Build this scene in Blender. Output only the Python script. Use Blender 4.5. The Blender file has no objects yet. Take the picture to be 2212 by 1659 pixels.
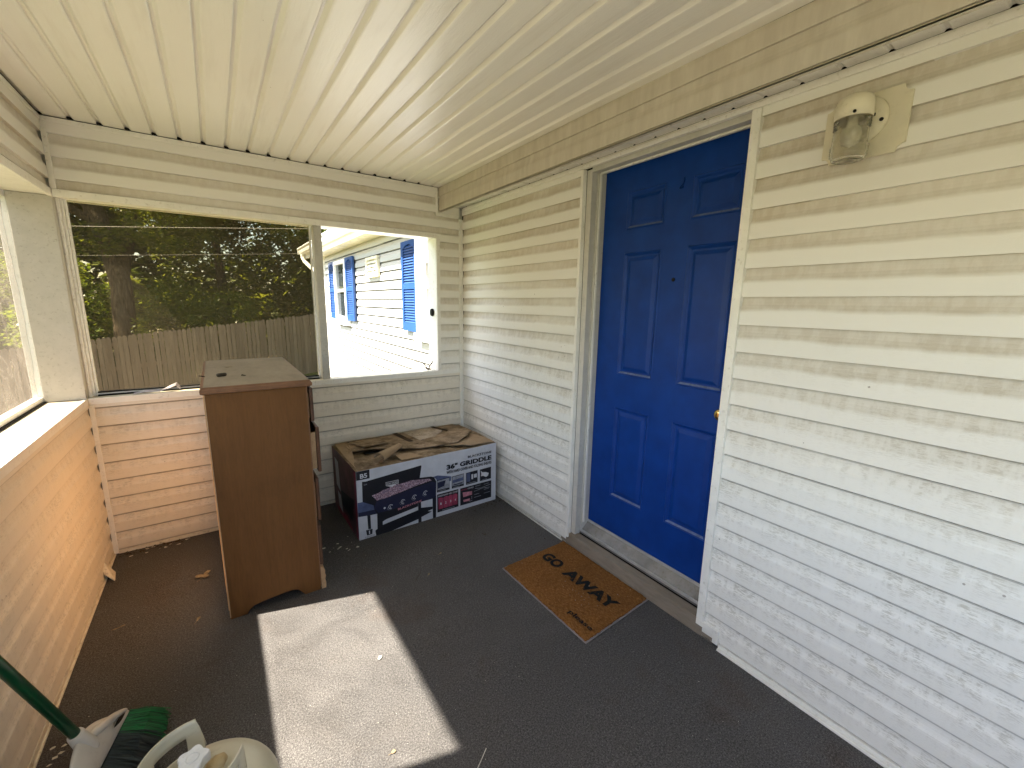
import bpy, bmesh, math, random
from mathutils import Vector, Matrix, noise
random.seed(7)
PI = math.pi
sc = bpy.context.scene
C = sc.collection

# ------------------------------------------------------------------ camera
CAM = Vector((-1.71810, -3.19385, 1.49329))
Rv = Vector((0.82152054, -0.56993905, 0.01653729))
Uv = Vector((0.09265802, 0.16206476, 0.98242023))
Fv = Vector((0.56259976, 0.80554608, -0.18594896))
cd = bpy.data.cameras.new('camera'); cam = bpy.data.objects.new('camera', cd); C.objects.link(cam)
cd.sensor_width = 36; cd.lens = 912.51 / 2212 * 36; cd.clip_start = 0.02; cd.clip_end = 900
cam.matrix_world = Matrix(((Rv.x, Uv.x, -Fv.x, CAM.x), (Rv.y, Uv.y, -Fv.y, CAM.y), (Rv.z, Uv.z, -Fv.z, CAM.z), (0, 0, 0, 1)))
sc.camera = cam

# ------------------------------------------------------------------ sky, sun, exposure
SUNDIR = Vector((-1.0, 0.28, 1.44)).normalized()
elev = math.asin(SUNDIR.z)
w = bpy.data.worlds.new('World'); sc.world = w; w.use_nodes = True
nt = w.node_tree; nt.nodes.clear()
sky = nt.nodes.new('ShaderNodeTexSky'); sky.sky_type = 'NISHITA'; sky.sun_disc = False
sky.sun_elevation = elev; sky.sun_rotation = math.atan2(SUNDIR.x, SUNDIR.y)
sky.air_density = 1.0; sky.dust_density = 1.5
bg = nt.nodes.new('ShaderNodeBackground'); bg.inputs['Strength'].default_value = 0.085
wo = nt.nodes.new('ShaderNodeOutputWorld')
nt.links.new(sky.outputs[0], bg.inputs[0]); nt.links.new(bg.outputs[0], wo.inputs[0])
sl = bpy.data.lights.new('sun', 'SUN'); sl.energy = 5.0; sl.angle = math.radians(0.9); sl.color = (1.0, 0.94, 0.85)
sun = bpy.data.objects.new('sun', sl); C.objects.link(sun)
sun.rotation_euler = (-SUNDIR).to_track_quat('-Z', 'Y').to_euler(); sun.location = (-8, 3, 12)
vs = sc.view_settings
vs.view_transform = 'Standard'; vs.look = 'None'; vs.gamma = 1; vs.exposure = 3.2; vs.use_curve_mapping = False
sc.cycles.max_bounces = 10; sc.cycles.diffuse_bounces = 6; sc.cycles.transparent_max_bounces = 24
sc.cycles.glossy_bounces = 4; sc.cycles.transmission_bounces = 8

# ------------------------------------------------------------------ object helpers
def link(name, me, mats, parent=None, loc=(0, 0, 0)):
    o = bpy.data.objects.new(name, me); C.objects.link(o)
    for m in (mats if isinstance(mats, (list, tuple)) else [mats]): me.materials.append(m)
    if parent is not None:
        o.parent = parent
    o.location = loc
    return o
def absloc(o):
    v = Vector((0, 0, 0))
    while o is not None:
        v += o.location; o = o.parent
    return v
def finish(name, bm, mats, parent=None, smooth=False, org=None):
    """mesh given in world coordinates; origin goes to org (or its parent's origin)"""
    off = absloc(parent) if parent is not None else Vector((0, 0, 0))
    o_org = Vector(org) if org is not None else off
    for v in bm.verts: v.co -= o_org
    bmesh.ops.recalc_face_normals(bm, faces=bm.faces)
    me = bpy.data.meshes.new(name); bm.to_mesh(me); bm.free()
    if smooth:
        for p in me.polygons: p.use_smooth = True
    return link(name, me, mats, parent, o_org - off)
def raw(name, verts, faces, mats, parent=None, smooth=False, mi=None):
    off = absloc(parent) if parent is not None else Vector((0, 0, 0))
    me = bpy.data.meshes.new(name)
    me.from_pydata([(v[0] - off.x, v[1] - off.y, v[2] - off.z) for v in verts], [], faces); me.update()
    if mi:
        me.polygons.foreach_set('material_index', mi)
    if smooth:
        for p in me.polygons: p.use_smooth = True
    return link(name, me, mats, parent)
def thing(name, label, cat, loc=(0, 0, 0), group=None):
    o = bpy.data.objects.new(name, None); o.empty_display_size = 0.05; C.objects.link(o); o.location = loc
    return tag(o, label, cat, group)
def tag(o, label, cat, group=None):
    o['label'] = label; o['category'] = cat
    if group: o['group'] = group
    return o
def struct(o):
    o['kind'] = 'structure'; return o
def box(bm, a, b, bev=0.0):
    x0, x1 = sorted((a[0], b[0])); y0, y1 = sorted((a[1], b[1])); z0, z1 = sorted((a[2], b[2]))
    vs_ = [bm.verts.new(p) for p in ((x0, y0, z0), (x1, y0, z0), (x1, y1, z0), (x0, y1, z0), (x0, y0, z1), (x1, y0, z1), (x1, y1, z1), (x0, y1, z1))]
    fs = [bm.faces.new([vs_[i] for i in f]) for f in ((3, 2, 1, 0), (4, 5, 6, 7), (0, 1, 5, 4), (1, 2, 6, 5), (2, 3, 7, 6), (3, 0, 4, 7))]
    if bev > 0:
        es = list({e for f in fs for e in f.edges})
        bmesh.ops.bevel(bm, geom=es, offset=bev, segments=2, affect='EDGES', profile=0.5)
def boxes(lst, bev=0.0):
    bm = bmesh.new()
    for a, b in lst: box(bm, a, b, bev)
    return bm
def tube(bm, pts, rad, n=10, cap=True):
    pts = [Vector(p) for p in pts]; rings = []
    rr = rad if isinstance(rad, (list, tuple)) else [rad] * len(pts)
    up = Vector((0.13, 0.21, 0.97))
    for i, p in enumerate(pts):
        d = (pts[min(i + 1, len(pts) - 1)] - pts[max(i - 1, 0)]).normalized()
        if abs(d.dot(up)) > 0.95: up = Vector((1, 0.1, 0))
        a = d.cross(up).normalized(); b = d.cross(a).normalized()
        rings.append([bm.verts.new(p + (a * math.cos(2 * PI * k / n) + b * math.sin(2 * PI * k / n)) * rr[i]) for k in range(n)])
    for i in range(len(rings) - 1):
        for k in range(n):
            bm.faces.new((rings[i][k], rings[i][(k + 1) % n], rings[i + 1][(k + 1) % n], rings[i + 1][k]))
    if cap:
        bm.faces.new(rings[0][::-1]); bm.faces.new(rings[-1])
def lathe(bm, prof, center, axis=Vector((0, 0, 1)), n=40, cap=False):
    axis = Vector(axis).normalized(); c = Vector(center)
    t = Vector((1, 0, 0)) if abs(axis.x) < 0.8 else Vector((0, 1, 0))
    a = axis.cross(t).normalized(); b = axis.cross(a)
    rings = []
    for r, h in prof:
        rings.append([bm.verts.new(c + axis * h + (a * math.cos(2 * PI * k / n) + b * math.sin(2 * PI * k / n)) * max(r, 1e-5)) for k in range(n)])
    for i in range(len(rings) - 1):
        for k in range(n):
            bm.faces.new((rings[i][k], rings[i][(k + 1) % n], rings[i + 1][(k + 1) % n], rings[i + 1][k]))
    if cap:
        bm.faces.new(rings[0][::-1]); bm.faces.new(rings[-1])
def prism(bm, poly, d):
    """poly: list of 3D points, extruded by vector d"""
    d = Vector(d); a = [bm.verts.new(p) for p in poly]; b = [bm.verts.new(Vector(p) + d) for p in poly]
    bm.faces.new(a[::-1]); bm.faces.new(b)
    for i in range(len(a)):
        j = (i + 1) % len(a); bm.faces.new((a[i], a[j], b[j], b[i]))
def text(name, body, origin, xdir, ydir, width, height, mat, parent, lift=0.0, bold=0.0, fit=True):
    """flat lettering: lower-left corner at origin, fitted to width x height, as a mesh part"""
    cu = bpy.data.curves.new(name, 'FONT'); cu.body = body; cu.size = 1; cu.offset = bold; cu.resolution_u = 3
    tmp = bpy.data.objects.new(name, cu); C.objects.link(tmp)
    dg = bpy.context.evaluated_depsgraph_get()
    me = bpy.data.meshes.new_from_object(tmp.evaluated_get(dg))
    bpy.data.objects.remove(tmp); bpy.data.curves.remove(cu)
    xs = [v.co.x for v in me.vertices]; ys = [v.co.y for v in me.vertices]
    x0, x1, y0, y1 = min(xs), max(xs), min(ys), max(ys)
    X = Vector(xdir).normalized(); Y = Vector(ydir).normalized(); N = X.cross(Y)
    off = absloc(parent); o = Vector(origin)
    for v in me.vertices:
        p = o + X * ((v.co.x - x0) / (x1 - x0) * width) + Y * ((v.co.y - y0) / (y1 - y0) * height) + N * lift
        v.co = p - off
    me.name = name
    return link(name, me, mat, parent)

# ------------------------------------------------------------------ material helpers
class NB:
    def __init__(s, name):
        s.m = bpy.data.materials.new(name); s.m.use_nodes = True; s.t = s.m.node_tree
        s.b = s.t.nodes['Principled BSDF']; s.out = s.t.nodes['Material Output']
        s._pos = None
    def n(s, ty, **kw):
        x = s.t.nodes.new(ty)
        for k, v in kw.items(): setattr(x, k, v)
        return x
    def l(s, a, b): s.t.links.new(a, b)
    def pos(s):
        if s._pos is None: s._pos = s.n('ShaderNodeNewGeometry')
        return s._pos.outputs['Position']
    def val(s, x, sock):
        if isinstance(x, (int, float)): sock.default_value = x
        elif isinstance(x, (tuple, list)): sock.default_value = (*x, 1) if len(x) == 3 and len(sock.default_value) == 4 else x
        else: s.l(x, sock)
    def math(s, op, a, b=0.0, c=None, clamp=False):
        x = s.n('ShaderNodeMath', operation=op, use_clamp=clamp); s.val(a, x.inputs[0]); s.val(b, x.inputs[1])
        if c is not None: s.val(c, x.inputs[2])
        return x.outputs[0]
    def mapping(s, scale, vec=None, rot=(0, 0, 0)):
        x = s.n('ShaderNodeMapping'); s.l(vec if vec is not None else s.pos(), x.inputs[0]); x.inputs['Scale'].default_value = scale; x.inputs['Rotation'].default_value = rot
        return x.outputs[0]
    def noise(s, scale, detail=4, rough=0.55, vec=None, sc3=None, dist=0.0):
        x = s.n('ShaderNodeTexNoise'); x.inputs['Scale'].default_value = scale; x.inputs['Detail'].default_value = detail
        x.inputs['Roughness'].default_value = rough; x.inputs['Distortion'].default_value = dist
        s.l(s.mapping(sc3, vec) if sc3 else (vec if vec is not None else s.pos()), x.inputs['Vector'])
        return x.outputs['Fac']
    def ramp(s, f, stops, interp='LINEAR'):
        x = s.n('ShaderNodeValToRGB'); x.color_ramp.interpolation = interp; s.l(f, x.inputs[0]); e = x.color_ramp.elements
        e[0].position, e[0].color = stops[0][0], (*stops[0][1], 1) if isinstance(stops[0][1], tuple) else (stops[0][1],) * 3 + (1,)
        e[1].position, e[1].color = stops[1][0], (*stops[1][1], 1) if isinstance(stops[1][1], tuple) else (stops[1][1],) * 3 + (1,)
        for p, c in stops[2:]:
            k = e.new(p); k.color = (*c, 1) if isinstance(c, tuple) else (c,) * 3 + (1,)
        return x.outputs[0]
    def mix(s, f, a, b, blend='MIX'):
        x = s.n('ShaderNodeMix', data_type='RGBA', blend_type=blend); s.val(f, x.inputs[0]); s.val(a, x.inputs[6]); s.val(b, x.inputs[7])
        return x.outputs[2]
    def sep(s, v=None):
        x = s.n('ShaderNodeSeparateXYZ'); s.l(v if v is not None else s.pos(), x.inputs[0]); return x.outputs
    def bump(s, h, strength=0.3, dist=0.002):
        x = s.n('ShaderNodeBump'); x.inputs['Strength'].default_value = strength; x.inputs['Distance'].default_value = dist
        s.l(h, x.inputs['Height']); s.l(x.outputs[0], s.b.inputs['Normal'])
    def base(s, c, rough=0.5, spec=0.5, metal=0.0):
        s.val(c, s.b.inputs['Base Color']); s.val(rough, s.b.inputs['Roughness'])
        s.b.inputs['Specular IOR Level'].default_value = spec; s.b.inputs['Metallic'].default_value = metal
        return s.m

def plain(name, col, rough=0.5, spec=0.5, metal=0.0, var=0.12, scale=14.0, dirt=None, dirt_amt=0.5, bump=0.0):
    """painted/plastic surface with slight mottling and optional dirt specks"""
    b = NB(name); f = b.noise(scale, 5, 0.6)
    c = b.mix(b.ramp(f, [(0.3, 0.0), (0.7, 1.0)]), tuple(x * (1 - var) for x in col), tuple(min(1, x * (1 + var)) for x in col))
    if dirt:
        g = b.ramp(b.noise(scale * 3.3, 6, 0.7), [(0.62 - 0.1 * dirt_amt, 0.0), (0.78 - 0.1 * dirt_amt, 1.0)])
        c = b.mix(b.math('MULTIPLY', g, dirt_amt), c, dirt)
    if bump: b.bump(b.noise(scale * 12, 3), bump)
    return b.base(c, rough, spec, metal)

EXPO, Z0C = 0.1074, 0.1394
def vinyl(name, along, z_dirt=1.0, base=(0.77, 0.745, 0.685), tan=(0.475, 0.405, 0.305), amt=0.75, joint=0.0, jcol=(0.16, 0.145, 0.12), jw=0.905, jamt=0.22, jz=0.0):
    """dutch-lap vinyl: grime lodged in the cove of each course, rubbed off in streaks lower down"""
    b = NB(name); o = b.sep(); z = o[2]; s = o[along]
    fr = b.math('FRACT', b.math('DIVIDE', b.math('ADD', z, 1.0 * 0 + 5 * EXPO - Z0C), EXPO))
    wob = b.math('MULTIPLY', b.math('SUBTRACT', b.noise(5, 3, sc3=(1, 1, 0.3)), 0.5), 0.25)
    frw = b.math('ADD', fr, wob)
    cove = b.ramp(frw, [(0.46, 0.0), (0.60, 1.0), (0.97, 1.0)])
    sv = (1, 1, 1)
    streak = b.ramp(b.noise(1.0, 5, 0.65, sc3=(34, 34, 11)), [(0.42, 0.0), (0.56, 1.0)])
    grain = b.noise(1.0, 4, 0.7, sc3=(50, 50, 300))
    gr2 = b.ramp(grain, [(0.47, 0.0), (0.56, 1.0)])
    patch = b.ramp(b.noise(1.6, 3, 0.5), [(0.32, 0.45), (0.60, 1.0)])
    hi = b.ramp(z, [(0.0, 0.0), (1.0, 1.0)])
    hmap = b.n('ShaderNodeMapRange'); b.l(z, hmap.inputs[0]); hmap.inputs[1].default_value = 0.5; hmap.inputs[2].default_value = 1.5; hmap.inputs[3].default_value = 0.0; hmap.inputs[4].default_value = 1.0
    upper = b.math('MULTIPLY', cove, b.math('MULTIPLY_ADD', streak, 0.25, 0.75))
    lower = b.math('MULTIPLY', b.math('MULTIPLY', b.ramp(frw, [(0.15, 0.18), (0.62, 1.0)]), streak), gr2)
    m1 = b.n('ShaderNodeMix'); m1.data_type = 'FLOAT'; b.l(hmap.outputs[0], m1.inputs[0]); b.l(lower, m1.inputs[2]); b.l(upper, m1.inputs[3])
    d = b.math('MULTIPLY', b.math('MULTIPLY', m1.outputs[0], patch), amt)
    col = b.mix(d, base, b.mix(hmap.outputs[0], (0.46, 0.43, 0.36), tan))
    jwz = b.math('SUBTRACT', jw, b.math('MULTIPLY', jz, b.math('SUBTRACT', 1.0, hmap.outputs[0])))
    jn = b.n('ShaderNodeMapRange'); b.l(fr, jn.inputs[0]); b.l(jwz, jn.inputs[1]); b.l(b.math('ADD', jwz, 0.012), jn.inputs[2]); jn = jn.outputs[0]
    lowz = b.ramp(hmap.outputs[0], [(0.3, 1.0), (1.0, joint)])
    col = b.mix(b.math('MULTIPLY', b.math('MULTIPLY', jn, lowz), b.math('MULTIPLY_ADD', b.noise(9, 2), 0.5, jamt)), col, jcol)  # shadow under each butt, painted into the colour as a dark joint line
    # specks: mildew and insects
    vor = b.n('ShaderNodeTexVoronoi'); vor.feature = 'DISTANCE_TO_EDGE' if False else 'F1'; vor.inputs['Scale'].default_value = 26; b.l(b.pos(), vor.inputs['Vector'])
    spk = b.math('MULTIPLY', b.math('LESS_THAN', vor.outputs['Distance'], 0.09), b.math('GREATER_THAN', b.noise(3.0, 2), 0.60))
    col = b.mix(b.math('MULTIPLY', spk, 0.6), col, (0.16, 0.12, 0.08))
    b.bump(b.math('ADD', b.math('MULTIPLY', grain, 0.8), b.noise(260, 2)), 0.22, 0.0012)
    return b.base(col, 0.42, 0.4)

M = {}
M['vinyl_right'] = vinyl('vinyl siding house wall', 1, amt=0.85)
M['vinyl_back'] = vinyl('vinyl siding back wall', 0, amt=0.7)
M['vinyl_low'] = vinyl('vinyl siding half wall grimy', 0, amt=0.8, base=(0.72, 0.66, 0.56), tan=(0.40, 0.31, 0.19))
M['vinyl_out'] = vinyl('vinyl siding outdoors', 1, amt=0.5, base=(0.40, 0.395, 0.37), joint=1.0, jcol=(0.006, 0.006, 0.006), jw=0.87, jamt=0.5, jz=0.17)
M['trim'] = plain('white vinyl trim', (0.78, 0.755, 0.69), 0.38, 0.45, var=0.05, dirt=(0.35, 0.30, 0.22), dirt_amt=0.5)
M['trim_dirty'] = plain('grimy trim', (0.66, 0.61, 0.50), 0.5, 0.4, var=0.12, scale=9, dirt=(0.25, 0.20, 0.13), dirt_amt=0.8)
M['wrap'] = plain('aluminium wrapped frame', (0.53, 0.505, 0.455), 0.42, 0.5, var=0.08, dirt=(0.3, 0.27, 0.22), dirt_amt=0.5)
M['post'] = plain('painted post', (0.46, 0.44, 0.395), 0.5, 0.4, var=0.06, scale=22, dirt=(0.20, 0.17, 0.13), dirt_amt=0.55)
M['black'] = plain('black gap', (0.012, 0.011, 0.01), 0.8, 0.2)
M['frame_white'] = plain('white window frame', (0.80, 0.79, 0.76), 0.4, 0.5, var=0.05, dirt=(0.3, 0.27, 0.22), dirt_amt=0.6)

def mk_ceiling():
    b = NB('ceiling soffit panel'); g = b.noise(1, 4, 0.6, sc3=(120, 9, 9)); g2 = b.noise(1.2, 3)
    col = b.mix(b.ramp(g2, [(0.3, 0.0), (0.7, 1.0)]), (0.76, 0.728, 0.655), (0.81, 0.778, 0.70))
    vo = b.n('ShaderNodeTexVoronoi'); vo.inputs['Scale'].default_value = 7; b.l(b.pos(), vo.inputs['Vector'])
    col = b.mix(b.math('MULTIPLY', b.math('LESS_THAN', vo.outputs['Distance'], 0.018), 0.6), col, (0.2, 0.16, 0.10))
    col = b.mix(b.math('MULTIPLY', b.ramp(b.noise(1, 5, 0.6, sc3=(30, 2.2, 4)), [(0.52, 0.0), (0.75, 1.0)]), 0.25), col, (0.52, 0.46, 0.36))
    b.bump(b.math('ADD', g, b.noise(190, 3)), 0.45, 0.0018)
    return b.base(col, 0.30, 0.6)
M['ceiling'] = mk_ceiling()
def mk_fascia():
    b = NB('grimy fascia'); v = b.noise(1, 5, 0.6, sc3=(40, 26, 5)); p = b.noise(2.2, 4)
    col = b.mix(b.ramp(v, [(0.35, 0.0), (0.7, 1.0)]), (0.46, 0.41, 0.335), (0.57, 0.52, 0.435))
    col = b.mix(b.ramp(p, [(0.4, 0.0), (0.7, 0.5)]), col, (0.56, 0.49, 0.39))
    b.bump(b.noise(160, 3), 0.25, 0.001)
    return b.base(col, 0.55, 0.3)
M['fascia'] = mk_fascia()
def mk_carpet():
    b = NB('grey outdoor carpet')
    n1 = b.noise(420, 3, 0.7); n2 = b.noise(170, 2, 0.5); big = b.noise(1.3, 4, 0.55); med = b.noise(7, 4, 0.6)
    wear = b.noise(0.9, 4, 0.6, dist=0.8); sp = b.ramp(b.math('MULTIPLY_ADD', n1, 0.65, b.math('MULTIPLY', n2, 0.35)), [(0.36, (0.032, 0.030, 0.030)), (0.5, (0.086, 0.082, 0.081)), (0.66, (0.215, 0.207, 0.20))])
    soil = b.math('MULTIPLY_ADD', b.ramp(big, [(0.35, 0.0), (0.7, 1.0)]), 0.45, b.math('MULTIPLY', b.ramp(med, [(0.5, 0.0), (0.75, 1.0)]), 0.3))
    x = b.sep()[0]
    left = b.n('ShaderNodeMapRange'); b.l(x, left.inputs[0]); left.inputs[1].default_value = -0.9; left.inputs[2].default_value = -2.1; left.inputs[3].default_value = 0.15; left.inputs[4].default_value = 0.75
    col = b.mix(b.math('MULTIPLY', soil, left.outputs[0], clamp=True), sp, b.mix(0.6, sp, (0.085, 0.062, 0.04)))
    col = b.mix(b.math('MULTIPLY', b.ramp(wear, [(0.42, 0.0), (0.68, 1.0)]), 0.55), col, b.mix(1.0, col, (1.45, 1.43, 1.42), 'MULTIPLY'))
    col = b.mix(b.math('MULTIPLY', b.ramp(b.noise(2.3, 5, 0.65), [(0.56, 0.0), (0.70, 1.0)]), 0.45), col, b.mix(1.0, col, (0.85, 0.62, 0.48), 'MULTIPLY'))
    lint = b.ramp(b.noise(150, 2, 0.5), [(0.735, 0.0), (0.745, 1.0)])
    col = b.mix(b.math('MULTIPLY', lint, 0.6), col, (0.45, 0.43, 0.40))
    b.bump(b.math('ADD', n1, n2), 0.9, 0.004)
    return b.base(col, 0.95, 0.1)
M['carpet'] = mk_carpet()
def mk_door():
    b = NB('blue door paint'); n = b.noise(9, 4); fine = b.noise(1, 3, 0.6, sc3=(60, 60, 7))
    col = b.mix(b.ramp(n, [(0.3, 0.0), (0.75, 1.0)]), (0.0012, 0.030, 0.185), (0.002, 0.041, 0.24))
    sc_ = b.ramp(b.noise(60, 6, 0.8), [(0.71, 0.0), (0.73, 1.0)])
    col = b.mix(b.math('MULTIPLY', sc_, 0.15), col, (0.2, 0.28, 0.45))
    b.bump(b.math('ADD', fine, b.noise(45, 4)), 0.16, 0.0012)
    return b.base(col, b.math('MULTIPLY_ADD', b.noise(3.5, 5, 0.6), 0.35, 0.26), 0.24)
M['door'] = mk_door()
M['door_dust'] = plain('dusty blue ledge', (0.11, 0.14, 0.25), 0.7, 0.2, var=0.3, scale=60)
M['shutter'] = plain('blue shutter plastic', (0.014, 0.050, 0.165), 0.4, 0.4, var=0.1, scale=5)
def mk_wood(name, c1, c2, rough=0.55, ax=(3, 3, 40), bands=0.0, spec=0.4):
    b = NB(name); g = b.noise(1, 5, 0.65, sc3=ax, dist=0.6); f = b.noise(1, 3, 0.7, sc3=tuple(k * 6 for k in ax)); lg = b.noise(2.0, 3)
    col = b.mix(b.ramp(g, [(0.3, 0.0), (0.7, 1.0)]), c1, c2)
    col = b.mix(b.math('MULTIPLY', b.ramp(f, [(0.45, 0.0), (0.7, 1.0)]), 0.35), col, tuple(k * 0.6 for k in c1))
    col = b.mix(b.math('MULTIPLY', b.ramp(lg, [(0.35, 0.0), (0.7, 1.0)]), 0.25), col, tuple(min(1, k * 1.3) for k in c2))
    sc_ = b.ramp(b.noise(1, 6, 0.8, sc3=(16, 16, 60)), [(0.69, 0.0), (0.73, 1.0)]); st = b.ramp(b.noise(4.5, 5, 0.7), [(0.55, 0.0), (0.75, 1.0)])
    col = b.mix(b.math('MULTIPLY', sc_, 0.35), col, tuple(min(1, k * 2.2) for k in c2)); col = b.mix(b.math('MULTIPLY', st, 0.35), col, tuple(k * 0.55 for k in c1))
    b.bump(b.math('ADD', f, g), 0.12, 0.001)
    return b.base(col, rough, spec)
M['ply'] = mk_wood('worn plywood side', (0.120, 0.050, 0.013), (0.155, 0.068, 0.019), 0.62, (22, 22, 2.2), spec=0.25)
M['ply_back'] = mk_wood('raw plywood back', (0.56, 0.32, 0.14), (0.66, 0.39, 0.18), 0.7, (22, 22, 2.2))
M['top_wood'] = mk_wood('dusty dresser top', (0.23, 0.180, 0.118), (0.32, 0.255, 0.175), 0.6, (5, 2, 20), spec=0.3)
M['edge_wood'] = mk_wood('dark stained moulding', (0.13, 0.058, 0.026), (0.20, 0.095, 0.045), 0.45, (8, 3, 8))
M['drawer_wood'] = mk_wood('stained drawer front', (0.055, 0.022, 0.010), (0.10, 0.040, 0.017), 0.45, (8, 3, 20))
M['raw_wood'] = mk_wood('splintered light wood', (0.33, 0.20, 0.10), (0.5, 0.33, 0.19), 0.8, (9, 9, 9))
M['plank'] = mk_wood('weathered grey plank', (0.17, 0.135, 0.10), (0.27, 0.225, 0.175), 0.85, (9, 2, 9), spec=0.15)
M['alu'] = plain('scuffed aluminium threshold', (0.24, 0.23, 0.22), 0.42, 0.5, metal=0.45, var=0.25, scale=12, dirt=(0.16, 0.13, 0.10), dirt_amt=0.8)
M['alu_edge'] = plain('bare aluminium nosing', (0.62, 0.61, 0.58), 0.35, 0.5, metal=0.6, var=0.15)
def mk_coir():
    b = NB('coir mat'); n1 = b.noise(420, 3, 0.7); n2 = b.noise(1, 4, 0.7, sc3=(150, 60, 60)); n3 = b.noise(5, 3)
    col = b.ramp(b.math('MULTIPLY_ADD', n1, 0.5, b.math('MULTIPLY', n2, 0.5)), [(0.34, (0.075, 0.028, 0.008)), (0.52, (0.25, 0.110, 0.032)), (0.68, (0.46, 0.24, 0.09))])
    col = b.mix(b.math('MULTIPLY', b.ramp(n3, [(0.4, 0.0), (0.7, 1.0)]), 0.3), col, (0.11, 0.045, 0.014))
    b.bump(n1, 1.0, 0.005)
    return b.base(col, 0.95, 0.05)
M['coir'] = mk_coir()
def mk_matink():
    b = NB('worn black mat print'); n1 = b.noise(300, 3, 0.7); wv = b.noise(38, 4, 0.7)
    col = b.ramp(n1, [(0.35, (0.008, 0.009, 0.009)), (0.7, (0.035, 0.037, 0.036))])
    col = b.mix(b.ramp(wv, [(0.56, 0.0), (0.66, 0.8)]), col, (0.13, 0.06, 0.02))
    b.bump(n1, 1.0, 0.005)
    return b.base(col, 0.95, 0.05)
M['matink'] = mk_matink()
M['rubber'] = plain('grey rubber mat edge', (0.24, 0.21, 0.21), 0.6, 0.3, var=0.2)
def mk_card():
    b = NB('stained cardboard'); n = b.noise(7, 6, 0.7); n2 = b.noise(28, 5, 0.7)
    col = b.mix(b.ramp(n, [(0.38, 0.0), (0.62, 1.0)]), (0.125, 0.088, 0.050), (0.34, 0.25, 0.165))
    col = b.mix(b.ramp(n2, [(0.58, 0.0), (0.75, 0.6)]), col, (0.42, 0.35, 0.25))
    b.bump(b.math('ADD', n2, b.noise(1, 3, sc3=(8, 120, 8))), 0.4, 0.003)
    return b.base(col, 0.9, 0.1)
M['card'] = mk_card()
M['c_paper'] = plain('torn paper residue', (0.40, 0.33, 0.26), 0.85, 0.1, var=0.25, scale=18, dirt=(0.16, 0.11, 0.07), dirt_amt=0.9)
M['card_clean'] = plain('clean cardboard', (0.33, 0.235, 0.145), 0.85, 0.1, var=0.12, scale=9, dirt=(0.18, 0.12, 0.07), dirt_amt=0.6)
M['card_stain'] = plain('wet stained cardboard', (0.055, 0.038, 0.024), 0.85, 0.1, var=0.25, scale=20)
def mk_print(name, c, rough=0.5, var=0.15, scale=20, fade=(0.4, 0.38, 0.36)):
    b = NB(name); n = b.noise(scale, 5, 0.7); s_ = b.ramp(b.noise(45, 6, 0.8), [(0.66, 0.0), (0.74, 0.5)])
    col = b.mix(b.ramp(n, [(0.35, 0.0), (0.65, 1.0)]), tuple(k * (1 - var) for k in c), tuple(min(1, k * (1 + var)) for k in c))
    col = b.mix(b.math('MULTIPLY', s_, 0.5), col, fade)
    b.bump(b.noise(1, 4, sc3=(12, 12, 30)), 0.3, 0.002)
    return b.base(col, rough, 0.35)
M['c_white'] = mk_print('carton white print', (0.52, 0.53, 0.58), var=0.10, scale=6, fade=(0.36, 0.33, 0.29))
M['c_black'] = mk_print('carton black print', (0.010, 0.010, 0.015), fade=(0.05, 0.05, 0.06))
M['c_navy'] = mk_print('carton navy print', (0.014, 0.016, 0.045), fade=(0.05, 0.05, 0.08))
M['c_blue'] = mk_print('carton blue grey print', (0.075, 0.095, 0.19), var=0.25, fade=(0.2, 0.2, 0.26))
M['c_red'] = mk_print('carton red print', (0.32, 0.045, 0.09), var=0.3, scale=14, fade=(0.40, 0.24, 0.26))
M['c_pink'] = mk_print('carton pink print', (0.50, 0.20, 0.25), var=0.3, scale=40, fade=(0.6, 0.45, 0.45))
M['c_grey'] = mk_print('carton grey print', (0.28, 0.29, 0.33), var=0.3, scale=50)
def mk_food():
    b = NB('carton food picture'); n = b.noise(130, 4, 0.8); n2 = b.noise(60, 3, 0.7)
    col = b.ramp(n, [(0.38, (0.05, 0.03, 0.05)), (0.52, (0.36, 0.22, 0.28)), (0.66, (0.7, 0.6, 0.66))])
    col = b.mix(b.ramp(n2, [(0.5, 0.0), (0.62, 0.7)]), col, (0.16, 0.13, 0.2))
    return b.base(col, 0.5, 0.3)
M['c_food'] = mk_food()
M['c_line'] = mk_print('carton line print', (0.58, 0.58, 0.62), var=0.1)
M['c_dark_red'] = mk_print('carton dark red side', (0.14, 0.065, 0.075), var=0.5, scale=8, fade=(0.2, 0.1, 0.1))
M['tank'] = plain('cream tank paint', (0.52, 0.48, 0.36), 0.42, 0.5, var=0.06, scale=8, dirt=(0.26, 0.21, 0.13), dirt_amt=0.4)
M['tank_white'] = plain('white valve wheel', (0.62, 0.62, 0.60), 0.4, 0.5, var=0.1, scale=40, dirt=(0.3, 0.28, 0.24), dirt_amt=0.4)
M['plug'] = plain('yellowed plastic plug', (0.48, 0.36, 0.19), 0.45, 0.5, var=0.2, scale=30)
M['brass'] = plain('polished brass', (0.85, 0.62, 0.26), 0.14, 0.5, metal=1.0, var=0.05)
M['dull_metal'] = plain('dull metal', (0.45, 0.44, 0.42), 0.4, 0.5, metal=0.8)
M['broom_green'] = plain('dark green handle', (0.004, 0.060, 0.022), 0.32, 0.5, var=0.12)
M['broom_cap'] = plain('white broom cap', (0.60, 0.56, 0.52), 0.4, 0.45, var=0.06, dirt=(0.35, 0.3, 0.26), dirt_amt=0.4)
def mk_bristle(name, c):
    b = NB(name); g = b.n('ShaderNodeNewGeometry'); r = g.outputs['Random Per Island']
    return b.base(b.mix(r, tuple(k * 0.25 for k in c), tuple(k * 2.2 for k in c)), 0.35, 0.5)
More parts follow.
